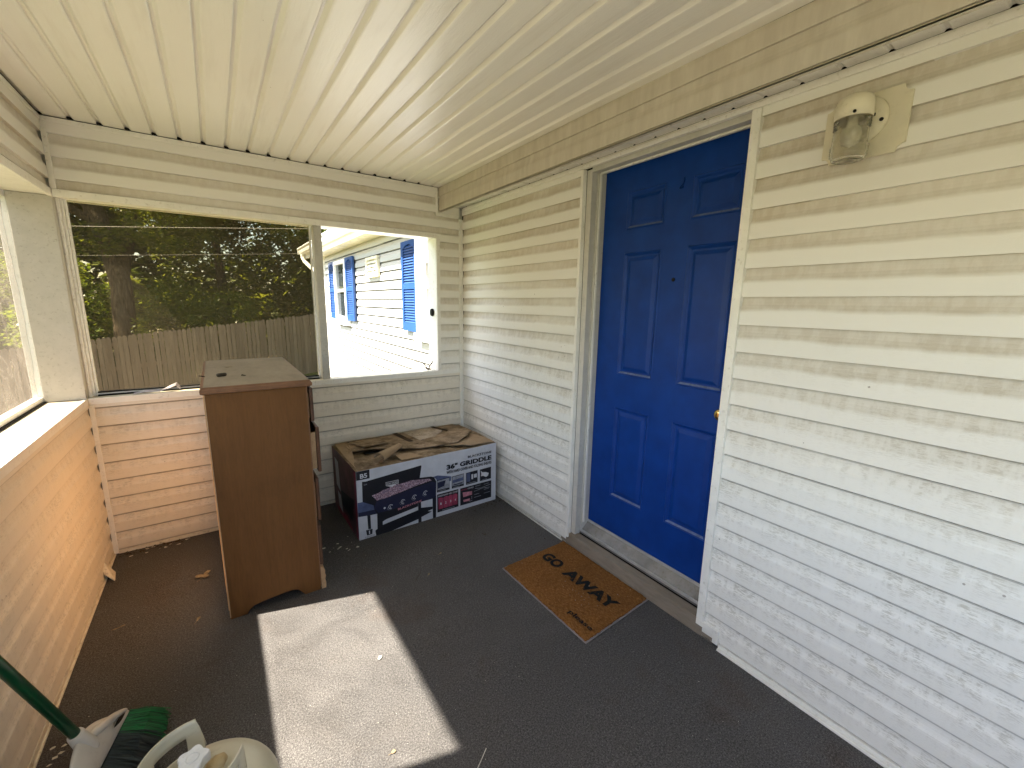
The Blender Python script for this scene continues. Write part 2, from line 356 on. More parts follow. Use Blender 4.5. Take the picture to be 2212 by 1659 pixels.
M['bristle_green'] = mk_bristle('green bristles', (0.004, 0.095, 0.022))
M['bristle_dark'] = mk_bristle('charcoal bristles', (0.014, 0.023, 0.022))
M['lamp_white'] = plain('yellowed lamp plastic', (0.66, 0.60, 0.45), 0.42, 0.45, var=0.05, dirt=(0.35, 0.28, 0.16), dirt_amt=0.4)
def mk_jar():
    b = NB('cloudy ribbed glass'); b.b.inputs['Transmission Weight'].default_value = 0.97; b.b.inputs['IOR'].default_value = 1.45
    return b.base(b.mix(b.ramp(b.noise(60, 4), [(0.4, 0.0), (0.7, 1.0)]), (0.93, 0.92, 0.86), (0.84, 0.81, 0.71)), 0.14, 0.5)
M['jar'] = mk_jar()
M['bulb'] = plain('frosted bulb', (0.7, 0.66, 0.55), 0.35, 0.5)
M['pane'] = plain('dark window glass', (0.02, 0.024, 0.028), 0.05, 0.6, var=0.2)
M['dry_leaf'] = plain('dry leaf', (0.25, 0.19, 0.115), 0.8, 0.15, var=0.35, scale=60)
M['dark_leaf'] = plain('dark dead leaf', (0.05, 0.035, 0.022), 0.8, 0.2, var=0.4, scale=60)
M['chip'] = plain('white paint chip', (0.6, 0.56, 0.48), 0.7, 0.2, var=0.2, scale=60)
M['batt'] = plain('corroded stub', (0.06, 0.045, 0.028), 0.55, 0.4, var=0.5, scale=90)
M['label_film'] = plain('faded plastic label', (0.42, 0.38, 0.42), 0.3, 0.5, var=0.35, scale=30)
M['wire'] = plain('grey cable', (0.13, 0.12, 0.10), 0.5, 0.4)
M['gutter'] = plain('white gutter', (0.80, 0.79, 0.76), 0.3, 0.5, var=0.05)
M['eave_dirty'] = plain('algae stained eave', (0.62, 0.58, 0.44), 0.5, 0.4, var=0.15, scale=6, dirt=(0.16, 0.13, 0.06), dirt_amt=0.8)
M['shingle'] = plain('roof shingles', (0.10, 0.09, 0.085), 0.9, 0.1, var=0.3, scale=30)

def mk_screen(name, tint, alpha, rough=0.9, wrinkle=False, through=(1, 1, 1)):
    b = NB(name); tr = b.n('ShaderNodeBsdfTransparent'); tr.inputs[0].default_value = (*through, 1); df = b.n('ShaderNodeBsdfDiffuse'); tl = b.n('ShaderNodeBsdfTranslucent'); ad = b.n('ShaderNodeMixShader'); mx = b.n('ShaderNodeMixShader')
    df.inputs[0].default_value = (*tint, 1); tl.inputs[0].default_value = (*tint, 1); ad.inputs[0].default_value = 0.4
    b.l(df.outputs[0], ad.inputs[1]); b.l(tl.outputs[0], ad.inputs[2])
    b.l(tr.outputs[0], mx.inputs[1]); b.l(ad.outputs[0], mx.inputs[2])
    if wrinkle:
        n = b.ramp(b.noise(2.6, 5, 0.6, dist=1.6), [(0.34, alpha - 0.10), (0.50, alpha), (0.56, alpha + 0.18), (0.60, alpha), (0.78, alpha + 0.12)])
        yr = b.n('ShaderNodeMapRange'); b.l(b.sep()[1], yr.inputs[0]); yr.inputs[1].default_value = -0.80; yr.inputs[2].default_value = -0.58; yr.inputs[3].default_value = 0.0; yr.inputs[4].default_value = 1.0  # haze added toward the corner post dims the view, leaving the sun path clear
        b.l(b.math('ADD', n, b.math('MULTIPLY', yr.outputs[0], 0.16), clamp=True), mx.inputs[0])
        b.l(b.mix(yr.outputs[0], through, (0.62, 0.56, 0.47)), tr.inputs[0])
        gl = b.n('ShaderNodeBsdfGlossy'); gl.inputs['Roughness'].default_value = 0.12; m2 = b.n('ShaderNodeMixShader'); m2.inputs[0].default_value = 0.06
        bp = b.n('ShaderNodeBump'); bp.inputs['Strength'].default_value = 0.8; bp.inputs['Distance'].default_value = 0.02
        b.l(b.noise(7, 4, 0.6, dist=2.0), bp.inputs['Height']); b.l(bp.outputs[0], gl.inputs['Normal']); b.l(bp.outputs[0], df.inputs['Normal'])
        b.l(mx.outputs[0], m2.inputs[1]); b.l(gl.outputs[0], m2.inputs[2]); b.l(m2.outputs[0], b.out.inputs[0])
    else:
        mx.inputs[0].default_value = alpha; b.l(mx.outputs[0], b.out.inputs[0])
    return b.m
M['screen'] = mk_screen('insect screen', (0.22, 0.18, 0.125), 0.10, through=(0.66, 0.62, 0.52))
M['plastic'] = mk_screen('cloudy plastic sheeting', (0.24, 0.20, 0.15), 0.20, wrinkle=True, through=(0.86, 0.84, 0.79))

def mk_leaf(name, c1, c2, trans=0.5):
    b = NB(name); r = b._pos = b.n('ShaderNodeNewGeometry'); rnd = r.outputs['Random Per Island']
    col = b.mix(rnd, c1, c2); df = b.n('ShaderNodeBsdfDiffuse'); tl = b.n('ShaderNodeBsdfTranslucent'); gl = b.n('ShaderNodeBsdfGlossy'); gl.inputs['Roughness'].default_value = 0.35
    b.l(col, df.inputs[0]); b.l(b.mix(1.0, col, (1.5, 1.35, 0.55), 'MULTIPLY'), tl.inputs[0])
    m1 = b.n('ShaderNodeMixShader'); m1.inputs[0].default_value = trans; b.l(df.outputs[0], m1.inputs[1]); b.l(tl.outputs[0], m1.inputs[2])
    m2 = b.n('ShaderNodeMixShader'); m2.inputs[0].default_value = 0.02; b.l(m1.outputs[0], m2.inputs[1]); b.l(gl.outputs[0], m2.inputs[2])
    b.l(m2.outputs[0], b.out.inputs[0]); return b.m
M['leaf_mid'] = mk_leaf('broad leaves', (0.045, 0.070, 0.012), (0.145, 0.175, 0.032))
M['leaf_dark'] = mk_leaf('dark leaves', (0.040, 0.060, 0.012), (0.140, 0.165, 0.036), 0.52)
M['leaf_lime'] = mk_leaf('yellow green leaves', (0.07, 0.115, 0.014), (0.15, 0.19, 0.03), 0.55)
def mk_bark():
    b = NB('furrowed bark'); n = b.noise(1, 6, 0.7, sc3=(22, 22, 2.4), dist=0.5); n2 = b.noise(3, 3)
    col = b.ramp(n, [(0.36, (0.028, 0.020, 0.013)), (0.56, (0.105, 0.080, 0.056)), (0.72, (0.19, 0.155, 0.115))])
    b.bump(n, 1.0, 0.06); return b.base(col, 0.95, 0.1)
M['bark'] = mk_bark()
def mk_fence():
    b = NB('weathered cedar pickets'); g = b._pos = b.n('ShaderNodeNewGeometry'); rnd = g.outputs['Random Per Island']
    n = b.noise(1, 5, 0.7, sc3=(26, 26, 1.8), dist=0.4); kn = b.n('ShaderNodeTexVoronoi'); kn.inputs['Scale'].default_value = 3.4; b.l(b.pos(), kn.inputs['Vector'])
    col = b.mix(b.ramp(n, [(0.3, 0.0), (0.7, 1.0)]), (0.20, 0.155, 0.118), (0.33, 0.265, 0.205))
    col = b.mix(b.math('MULTIPLY', rnd, 0.5), col, (0.115, 0.085, 0.062))
    col = b.mix(b.ramp(kn.outputs['Distance'], [(0.045, 0.9), (0.10, 0.0)]), col, (0.07, 0.045, 0.03))
    return b.base(col, 0.9, 0.1)
M['fence'] = mk_fence()
def mk_ground():
    b = NB('yard ground'); big = b.noise(0.16, 4, 0.5); n = b.noise(14, 6, 0.7)
    grass = b.mix(b.ramp(n, [(0.3, 0.0), (0.7, 1.0)]), (0.03, 0.06, 0.010), (0.075, 0.115, 0.022))
    dirt = b.mix(b.ramp(n, [(0.3, 0.0), (0.7, 1.0)]), (0.10, 0.078, 0.05), (0.19, 0.15, 0.10))
    b.bump(n, 0.6, 0.03)
    return b.base(b.mix(b.ramp(big, [(0.46, 0.0), (0.54, 1.0)]), dirt, grass), 0.95, 0.1)
M['ground'] = mk_ground()

# ------------------------------------------------------------------ ground
GZ = lambda x, y: -0.80 + 0.117 * max(-14, min(9, x)) * (1 if y > -40 else 1) * min(1.0, max(0.15, (y + 4) / 12 + 0.35))
def ground():
    xs = [-400, -200, -90, -45] + [-26 + 2 * i for i in range(24)] + [30, 60, 120, 400]
    ys = [-400, -150, -60, -25] + [-14 + 2 * i for i in range(24)] + [40, 60, 120, 400]
    vs_ = [(x, y, GZ(x, y) + (0.04 * noise.noise((x * 0.4, y * 0.4, 0)) if abs(x) < 30 and abs(y) < 40 else 0)) for y in ys for x in xs]
    nx = len(xs)
    fs = [(j * nx + i, j * nx + i + 1, (j + 1) * nx + i + 1, (j + 1) * nx + i) for j in range(len(ys) - 1) for i in range(nx - 1)]
    return raw('ground', vs_, fs, M['ground'], smooth=True)
struct(ground())

# ------------------------------------------------------------------ porch floor and ceiling (structure)
XL, HC, HS, HW, HB, SF = -2.35, 2.364, 0.941, 1.992, 2.238, 0.22
YN = -5.2                                   # near end of the porch, behind the camera
def floor_sheet():
    nx, ny = 30, 64; vs_ = []; fs = []
    for j in range(ny + 1):
        for i in range(nx + 1):
            x = XL - 0.02 + (0.03 - XL) * i / nx; y = YN + (0.03 - YN) * j / ny
            vs_.append((x, y, 0.0015 * noise.noise((x * 3, y * 3, 1.3))))
    for j in range(ny):
        for i in range(nx):
            a = j * (nx + 1) + i; fs.append((a, a + 1, a + nx + 2, a + nx + 1))
    n0 = len(vs_)
    return raw('floor', vs_, fs, M['carpet'], smooth=True)
struct(floor_sheet())
struct(finish('floor_deck', boxes([((XL - 0.13, YN - 0.1, -0.75), (0.0, 0.14, -0.02))]), M['plank']))
def ceiling():
    # v-groove soffit panels running along y; pitch and phase measured at the back wall
    pitch = 0.1083; g0 = -2.331; prof = []
    x = g0 - pitch * 1; gs = []
    while x < -SF + 0.02:
        gs.append(x); x += pitch
    pts = [(XL - 0.02, HC)]
    for k, g in enumerate(gs):
        if g - 0.010 > XL - 0.02 and g + 0.019 < -SF:
            pts += [(g - 0.014, HC), (g - 0.0105, HC + 0.0025), (g - 0.0085, HC + 0.013), (g + 0.0005, HC + 0.0135), (g + 0.0125, HC + 0.001), (g + 0.018, HC)]
    pts.append((-SF + 0.004, HC))
    ny = 26; vs_ = []; fs = []
    for j in range(ny + 1):
        y = 0.02 + (YN - 0.02) * j / ny
        for (px, pz) in pts:
            vs_.append((px + 0.0022 * noise.noise((y * 1.7, px * 8, 4)), y, pz + 0.004 * noise.noise((px * 2.3, y * 0.9, 0)) ))
    n = len(pts)
    for j in range(ny):
        for i in range(n - 1):
            a = j * n + i; fs.append((a, a + 1, a + n + 1, a + n))
    o = raw('ceiling', vs_, fs, M['ceiling'])
    return o
struct(ceiling())

# ------------------------------------------------------------------ siding generator
def siding(a, b, z0, z1, nrm, wav=0.0012, seg=0.16, expo=EXPO, zc=Z0C, depth=0.015):
    """vertices/faces of dutch-lap siding between plan points a,b (x,y), facing nrm (x,y)"""
    ax, ay = a; bx, by = b; L = math.hypot(bx - ax, by - ay); ns = max(1, int(L / seg)); nx, ny = nrm
    k0 = int(math.floor((z0 - zc) / expo)); prof = []
    shape = [(0.0, -0.02), (0.0, 1.0), (0.02, 1.03), (0.48, 0.97), (0.55, 0.91), (0.63, 0.74), (0.73, 0.58), (0.84, 0.50), (0.952, 0.48), (0.957, -0.02), (1.0, -0.02)]
    k = k0
    while zc + k * expo < z1:
        for h, d in shape:
            z = zc + (k + h) * expo
            uf = min(1.0, max(0.0, (z - 0.9) / 0.5)); dd = 1 - (1 - d) * (1 + 0.7 * uf) if 0.0 < d < 0.97 else d
            prof.append((min(max(z, z0), z1), dd * depth))
        k += 1
    vs_ = []; fs = []
    for j in range(ns + 1):
        t = j / ns; x = ax + (bx - ax) * t; y = ay + (by - ay) * t
        for i, (z, d) in enumerate(prof):
            w_ = wav * noise.noise((x * 1.9, y * 1.9, z * 2.2)) * 2 + 0.0006 * noise.noise((x * 7, y * 7, int((z - zc) / expo) * 3.1))
            sag = 0.0010 * noise.noise((x * 1.3, y * 1.3, int((z - zc) / expo + 0.01) * 5.7))
            zz = z + (sag if z0 + 0.002 < z < z1 - 0.002 else 0)
            vs_.append((x + nx * (d + w_), y + ny * (d + w_), zz))
    n = len(prof)
    for j in range(ns):
        for i in range(n - 1):
            if abs(prof[i][0] - prof[i + 1][0]) < 1e-6 and abs(prof[i][1] - prof[i + 1][1]) < 1e-6: continue
            q = j * n + i; fs.append((q, q + n, q + n + 1, q + 1))
    return vs_, fs
def siding_obj(name, patches, mat, parent):
    V = []; Fc = []
    for p in patches:
        v, f = siding(*p[:5], **(p[5] if len(p) > 5 else {})); o = len(V); V += v; Fc += [tuple(i + o for i in q) for q in f]
    return raw(name, V, Fc, mat, parent)

# ================================================================== HOUSE
house = thing('house', 'white vinyl sided house with blue door and blue shutters, right of the porch', 'house', (0, -1.9, 0))
YC = 5.28                                    # far corner of the house wing
# siding inside the porch: between corner and door, then past the door
siding_obj('porch_siding', [((-0.0, -0.012), (-0.0, -1.385), 0.012, HB - 0.012, (-1, 0)),
                            ((-0.0, -2.312), (-0.0, YN), 0.012, HB - 0.012, (-1, 0))], M['vinyl_right'], house)
siding_obj('outdoor_siding', [((0.016, 0.16), (0.016, YC), -0.75, HB + 0.03, (-1, 0), dict(depth=0.019)),
                              ((0.0, YC), (7.0, YC), -0.75, HB + 0.03, (0, 1), dict(seg=1.0))], M['vinyl_out'], house)
finish('wall_core', boxes([((0.028, YN - 0.3, -0.8), (0.15, -2.40, 2.5)), ((0.028, -1.425, -0.8), (0.15, YC - 0.03, 2.5)),
                           ((0.028, -2.40, 2.236), (0.15, -1.425, 2.5)), ((0.06, -2.40, -0.8), (0.15, -1.425, 0.085)),
                           ((0.15, YC - 0.14, -0.8), (7, YC - 0.03, 2.5)), ((0.16, -2.5, -0.1), (0.18, -1.3, 2.4))]), M['black'], house)
# wall-to-soffit channel, corner trims, base trims
bm = boxes([((-0.026, -0.03, HB - 0.028), (-0.004, YN, HB - 0.010)), ((-0.014, -0.03, HB - 0.006), (0.0, YN, HB + 0.002))], 0.0015)
finish('top_channel', bm, M['trim'], house)
bm = boxes([((-0.014, -0.03, HB - 0.0095), (-0.002, YN, HB - 0.0065))]); finish('shadow_gap', bm, M['black'], house)
bm = bmesh.new()
box(bm, (-0.016, -1.345, 0.0), (0.0, -0.03, 0.012)); box(bm, (-0.022, YN, 0.010), (0.0, -2.393, 0.026), 0.002); box(bm, (-0.032, YN, 0.0), (0.0, -2.393, 0.0095), 0.002)
box(bm, (-0.0265, -2.392, 0.020), (-0.0, -2.366, 0.0875), 0.002); box(bm, (-0.0275, -2.3655, 0.061), (-0.0, -2.284, 0.0875), 0.002)
finish('base_channel', bm, M['trim'], house)
bm = boxes([((-0.027, -2.318, 0.088), (0.0, -2.284, HB - 0.03))], 0.002)
finish('door_side_trim', bm, M['trim'], house)
bm = boxes([((-0.024, -1.405, 0.055), (0.004, -1.385, HB - 0.03))], 0.002)
finish('door_side_trim', bm, M['trim'], house)
# recessed frame: brickmould wrap, weatherstrip, jamb (left reveal, head); the near reveal mirrors it
bm = bmesh.new()
for (ya, yb) in ((-1.405, -1.442), (-2.284, -2.378)):
    box(bm, (0.0045, ya, 0.083), (0.046, yb, 2.206), 0.002)
box(bm, (0.0045, -1.442, 2.190), (0.046, -2.284, 2.2255), 0.002)
finish('door_casing', bm, M['wrap'], house)
bm = bmesh.new()
box(bm, (0.047, -1.400, 0.10), (0.148, -1.4525, 2.2)); box(bm, (0.047, -2.3675, 0.10), (0.148, -2.40, 2.2)); box(bm, (0.047, -1.4525, 2.1985), (0.148, -2.3675, 2.235))
finish('door_jamb', bm, M['wrap'], house)
bm = boxes([((0.052, -1.4535, 0.16), (0.066, -1.459, 2.19)), ((0.052, -1.4590, 2.184), (0.066, -2.36, 2.1975))], 0.001)
finish('weatherstrip', bm, M['trim'], house)
# head: light strip under soffit above the door
bm = boxes([((-0.016, -1.385, 2.2257), (0.046, -2.312, HB - 0.004))]); finish('head_trim', bm, M['trim_dirty'], house)
# threshold
bm = bmesh.new(); prism(bm, [(0.046, -1.441, 0.088), (0.046, -1.441, 0.104), (0.054, -1.441, 0.110), (0.098, -1.441, 0.150), (0.112, -1.441, 0.164), (0.15, -1.441, 0.164), (0.15, -1.441, 0.088)], (0, -0.93, 0))
finish('threshold', bm, M['alu'], house)
bm = boxes([((0.0415, -1.443, 0.100), (0.052, -2.365, 0.1125)), ((0.0985, -1.4535, 0.1515), (0.1025, -2.365, 0.168))], 0.0015)
finish('threshold_nosing', bm, M['alu_edge'], house)
# wood nosing plank
bm = boxes([((-0.013, -1.335, 0.0), (0.045, -2.362, 0.080))], 0.004)
for v in bm.verts: v.co.z += 0.0025 * noise.noise((v.co.y * 9, v.co.x * 20, 0)); v.co.x += 0.002 * noise.noise((v.co.y * 14, v.co.z * 20, 3))
finish('sill_plank', bm, M['plank'], house)
bm = boxes([((-0.0135, -1.336, 0.0), (0.045, -1.350, 0.085))]); finish('plank_end', bm, M['plank'], house)

# door leaf with six raised panels, seen from outside (facing -x)
DX = 0.103; DY0, DY1, DZ0, DZ1 = -1.4535, -2.3670, 0.1685, 2.1975
def door():
    pans = [(-1.612, -1.845, 1.885, 2.072), (-1.985, -2.218, 1.885, 2.072), (-1.612, -1.845, 1.118, 1.770), (-1.985, -2.218, 1.118, 1.770),
            (-1.612, -1.845, 0.392, 0.932), (-1.985, -2.218, 0.392, 0.932)]
    ys = sorted({DY0, DY1, *[p[0] for p in pans], *[p[1] for p in pans]}, reverse=True); zs = sorted({DZ0, DZ1, *[p[2] for p in pans], *[p[3] for p in pans]})
    bm = bmesh.new()
    def q(pts, mi=0):
        f = bm.faces.new([bm.verts.new(p) for p in pts]); f.material_index = mi
    for i in range(len(ys) - 1):
        for j in range(len(zs) - 1):
            cy, cz = (ys[i] + ys[i + 1]) / 2, (zs[j] + zs[j + 1]) / 2
            if any(p[1] < cy < p[0] and p[2] < cz < p[3] for p in pans): continue
            q([(DX, ys[i], zs[j]), (DX, ys[i + 1], zs[j]), (DX, ys[i + 1], zs[j + 1]), (DX, ys[i], zs[j + 1])])
    for (ya, yb, za, zb) in pans:
        rings = []
        for ins, dx in ((0, 0), (0.004, -0.0035), (0.009, -0.001), (0.018, 0.007), (0.027, 0.007), (0.044, -0.001), (0.048, -0.0015)):
            rings.append([(DX + dx, ya - ins, za + ins), (DX + dx, yb + ins, za + ins), (DX + dx, yb + ins, zb - ins), (DX + dx, ya - ins, zb - ins)])
        for k in range(len(rings) - 1):
            for e in range(4):
                f = (e + 1) % 4; mi = 1 if e == 0 and k == 2 else 0
                q([rings[k][e], rings[k][f], rings[k + 1][f], rings[k + 1][e]], mi)
        q(rings[-1])
    for (p, n) in (((DX, DY0), 0), ((DX, DY1), 0)):
        q([(DX, p[1], DZ0), (DX + 0.042, p[1], DZ0), (DX + 0.042, p[1], DZ1), (DX, p[1], DZ1)])
    q([(DX, DY0, DZ0), (DX, DY1, DZ0), (DX + 0.042, DY1, DZ0), (DX + 0.042, DY0, DZ0)])
    q([(DX + 0.042, DY0, DZ0), (DX + 0.042, DY1, DZ0), (DX + 0.042, DY1, DZ1), (DX + 0.042, DY0, DZ1)])
    bmesh.ops.remove_doubles(bm, verts=bm.verts, dist=1e-5)
    return finish('door', bm, [M['door'], M['door_dust']], house)
dr = door()
bm = bmesh.new(); kc = (DX, -2.2995, 1.055)
lathe(bm, [(0.0, 0.0), (0.032, 0.001), (0.031, 0.006), (0.014, 0.010), (0.012, 0.026), (0.020, 0.034), (0.027, 0.045), (0.027, 0.054), (0.020, 0.062), (0.008, 0.0635), (0.0, 0.0635)], (DX - 0.0005, -2.248, 1.032), (-1, 0, 0), 32)
finish('door_knob', bm, M['brass'], dr, True)
bm = bmesh.new(); lathe(bm, [(0.0, 0.0), (0.009, 0.0), (0.009, 0.003), (0.006, 0.0045), (0.0, 0.004)], (DX - 0.0005, -1.923, 1.621), (-1, 0, 0), 20)
finish('peephole', bm, M['black'], dr, True)
bm = bmesh.new(); hk = [(DX - 0.006 - 0.010 * max(0, math.sin(t * 1.0)), -1.930 + 0.0085 * math.cos(t), 2.035 - 0.010 * math.sin(t)) for t in [PI * k / 8 for k in range(9)]]
tube(bm, [(DX - 0.004, -1.9385, 2.075), (DX - 0.006, -1.9385, 2.050)] + hk, 0.0028, 8); finish('wreath_hook', bm, M['door'], dr, True)

# dropped eave soffit box inside the porch
siding_obj('fascia', [((-SF + 0.012, 0.02), (-SF + 0.012, -1.060), 2.1845, HC + 0.004, (-1, 0), dict(zc=2.1915, depth=0.010)),
                      ((-SF + 0.0105, -1.052), (-SF + 0.0105, YN), 2.183, HC + 0.004, (-1, 0), dict(zc=2.1915, depth=0.010))], M['fascia'], house)
finish('fascia_return', boxes([((-SF + 0.013, YN, 2.1835), (-SF + 0.026, 0.02, HB + 0.012))]), M['trim_dirty'], house)
def soff():
    pts = []; y = 0.02; vs_ = []; fs = []; prof = []
    while y > YN:
        prof += [(y, 0.0), (y - 0.100, 0.0), (y - 0.104, 0.006), (y - 0.110, 0.006)]; y -= 0.1175
    for x in (-SF + 0.0265, -0.0145):
        for (yy, dz) in prof: vs_.append((x, yy, HB + dz + (0.002 if x > -0.1 else 0.001)))
    n = len(prof); fs = [(i, i + 1, n + i + 1, n + i) for i in range(n - 1)]
    raw('soffit_panel', vs_, fs, M['trim'], house)
soff()
finish('soffit_core', boxes([((-SF + 0.022, YN, HB + 0.014), (0.027, 0.14, 2.43))]), M['black'], house)
# outdoor eave, gutter and roof
bm = boxes([((-SF, 0.16, HB + 0.035), (0.027, 5.78, HB + 0.045)), ((0.0, YC, HB + 0.035), (7, 5.78, HB + 0.045))]); finish('eave_soffit', bm, M['eave_dirty'], house)
bm = boxes([((-SF - 0.012, 0.16, HB + 0.02), (-SF - 0.001, 5.80, HB + 0.19))]); finish('eave_fascia', bm, M['frame_white'], house)
bm = bmesh.new(); g0 = [(-0.233, 2.45), (-0.233, 2.335), (-0.300, 2.335), (-0.318, 2.350), (-0.330, 2.385), (-0.330, 2.400), (-0.352, 2.425), (-0.352, 2.440), (-0.346, 2.440), (-0.344, 2.428), (-0.322, 2.402), (-0.322, 2.386), (-0.310, 2.355), (-0.297, 2.342), (-0.240, 2.342), (-0.240, 2.45)]
prism(bm, [(x, 0.17, z) for x, z in g0], (0, 5.66, 0)); box(bm, (-0.345, 5.815, 2.336), (-0.234, 5.83, 2.436)); finish('gutter', bm, M['gutter'], house)
bm = bmesh.new(); tube(bm, [(-0.285, 5.70, 2.336), (-0.285, 5.70, 2.28), (-0.26, 5.66, 2.20), (-0.16, 5.50, 2.06), (-0.05, 5.36, 1.96), (-0.035, 5.34, 1.85), (-0.035, 5.34, -0.6)], 0.034, 10); finish('downspout', bm, M['gutter'], house)
bm = bmesh.new(); prism(bm, [(-0.30, YN - 0.4, 2.452), (-0.30, YN - 0.4, 2.475), (4.0, YN - 0.4, 3.70), (8.2, YN - 0.4, 2.475), (8.2, YN - 0.4, 2.452)], (0, 5.9 - YN + 0.4, 0)); finish('roof', bm, M['shingle'], house)
for a_, b_ in (((-0.022, YC - 0.03, -0.75), (0.01, YC + 0.012, HB + 0.034)), ((-0.020, 0.150, -0.6), (0.01, 0.17, HB + 0.034))):
    finish('corner_trim', boxes([(a_, b_)], 0.003), M['trim'], house)
# shutters
def shutter(y0, y1, z0, z1):
    bm = bmesh.new(); x0, x1 = -0.046, -0.014; s = 0.052
    box(bm, (x0, y0, z0), (x1, y0 + s, z1), 0.002); box(bm, (x0, y1 - s, z0), (x1, y1, z1), 0.002)
    zm = z0 + (z1 - z0) * 0.50
    box(bm, (x0 + 0.001, y0 + s, z0), (x1, y1 - s, z0 + 0.085)); box(bm, (x0 + 0.001, y0 + s, zm - 0.025), (x1, y1 - s, zm + 0.03))
    # arched head rail
    n = 12; top = [(x0 + 0.001, y0 + s + (y1 - y0 - 2 * s) * k / n, z1 - 0.075 + 0.04 * math.sin(PI * k / n)) for k in range(n + 1)]
    prism(bm, top + [(x0 + 0.001, y1 - s, z1), (x0 + 0.001, y0 + s, z1)], (x1 - x0, 0, 0))
    box(bm, (x1 - 0.006, y0 + s, z0), (x1 - 0.001, y1 - s, z1))
    for za, zb in ((z0 + 0.085, zm - 0.025), (zm + 0.03, z1 - 0.045)):
        nn = int(round((zb - za) / 0.0275)); st = (zb - za) / nn
        for k in range(nn):
            z = za + k * st
            prism(bm, [(x0 + 0.004, y0 + s, z + 0.004), (x0 + 0.009, y0 + s, z), (x1 - 0.006, y0 + s, z + st * 0.95), (x1 - 0.011, y0 + s, z + st * 0.95)], (0, y1 - y0 - 2 * s, 0))
    return finish('shutter', bm, M['shutter'], house)
shutter(0.90, 1.30, 1.195, 2.110); shutter(3.245, 3.655, 1.205, 2.130); shutter(4.37, 4.77, 1.205, 2.130)
def window(y0, y1, z0, z1, t=0.055):
    bm = bmesh.new(); x0, x1 = -0.055, -0.004
    box(bm, (x0, y0, z0), (x1, y0 + t, z1)); box(bm, (x0, y1 - t, z0), (x1, y1, z1)); box(bm, (x0, y0 + t, z1 - t), (x1, y1 - t, z1)); box(bm, (x0, y0 + t, z0), (x1, y1 - t, z0 + t))
    zm = (z0 + z1) / 2; box(bm, (-0.040, y0 + t, zm - 0.02), (-0.006, y1 - t, zm + 0.02)); box(bm, (-0.070, y0 - 0.03, z0 - 0.075), (x1, y1 + 0.03, z0))
    f = finish('window', bm, M['frame_white'], house)
    finish('pane', boxes([((-0.016, y0 + t, z0 + t), (-0.005, y1 - t, zm - 0.02)), ((-0.022, y0 + t, zm + 0.02), (-0.012, y1 - t, z1 - t))]), M['pane'], f)
window(3.66, 4.365, 1.20, 2.12); window(0.175, 0.895, 1.19, 2.11, 0.25)
bm = bmesh.new()
for (a, b) in (((-0.04, 2.13, 1.80), (-0.004, 2.17, 2.05)), ((-0.04, 2.56, 1.80), (-0.004, 2.60, 2.05)), ((-0.04, 2.17, 2.015), (-0.004, 2.56, 2.05)), ((-0.04, 2.17, 1.80), (-0.004, 2.56, 1.835))): box(bm, a, b)
for k in range(4):
    z = 1.84 + k * 0.044; prism(bm, [(-0.035, 2.17, z), (-0.031, 2.17, z - 0.002), (-0.008, 2.17, z + 0.040), (-0.012, 2.17, z + 0.042)], (0, 0.39, 0))
finish('gable_vent', bm, M['eave_dirty'], house)
finish('vent_void', boxes([((-0.0105, 2.17, 1.835), (-0.0085, 2.56, 2.015))]), M['black'], house)

# ================================================================== PORCH ENCLOSURE
porch = thing('screened_porch', 'cream vinyl clad screened porch walls with half walls, headers and posts around the carpeted floor', 'porch', (-1.2, -1.0, 0))
XR = -0.043                                  # back siding stops at the inside corner trim
siding_obj('half_wall_siding', [((XL + 0.035, 0.0), (XR, 0.0), 0.012, HS - 0.030, (0, -1)),
                                ((XL, YN), (XL, -0.012), 0.012, HS - 0.030, (1, 0))], M['vinyl_low'], porch)
siding_obj('upper_siding', [((XL + 0.035, 0.0), (XR, 0.0), HW + 0.034, HC - 0.026, (0, -1)),
                            ((XL, YN), (XL, -0.012), HW + 0.034, HC - 0.026, (1, 0)),
                            ((-0.216, 0.0), (XR, 0.0), HS - 0.030, HW + 0.034, (0, -1))], M['vinyl_back'], porch)
# wall cores (solid, also the outer faces)
bm = boxes([((XL - 0.145, 0.012, -0.75), (0.0, 0.148, HS - 0.012)), ((XL - 0.145, 0.012, HW + 0.018), (0.0, 0.148, 2.43)), ((-0.232, 0.012, HS - 0.012), (0.0, 0.148, HW + 0.018)),
            ((XL - 0.145, YN, -0.75), (XL - 0.012, 0.012, HS - 0.012)), ((XL - 0.145, YN, HW + 0.018), (XL - 0.012, 0.012, 2.43)),
            ((XL - 0.145, YN - 0.12, -0.75), (0.03, YN, HS)), ((XL - 0.145, YN - 0.12, HW), (0.03, YN, 2.43))])
finish('wall_core', bm, M['trim'], porch)
finish('roof_deck', boxes([((XL - 0.30, YN - 0.4, 2.44), (-0.23, 0.40, 2.56))]), M['shingle'], porch)
finish('ceiling_void', boxes([((XL - 0.1, YN, HC + 0.022), (-SF + 0.02, 0.10, HC + 0.03))]), M['black'], porch)
# sills
bm = boxes([((XL + 0.001, 0.0, HS - 0.011), (-0.245, 0.150, HS)), ((XL - 0.15, YN, HS - 0.011), (XL - 0.001, 0.150, HS))]); finish('sill', bm, M['trim_dirty'], porch)
bm = boxes([((XL + 0.016, -0.016, HS - 0.032), (-0.205, -0.0005, HS + 0.0025)), ((XL - 0.0005, YN, HS - 0.034), (XL + 0.0155, 0.0, HS + 0.0035))], 0.0015); finish('sill_trim', bm, M['trim'], porch)
bm = boxes([((XL + 0.036, -0.019, 0.003), (XR, -0.001, 0.020)), ((XL + 0.001, YN, 0.003), (XL + 0.017, -0.02, 0.030)), ((XL + 0.001, YN, 0.001), (XL + 0.024, -0.02, 0.0085))], 0.0015); finish('base_trim', bm, M['trim_dirty'], porch)
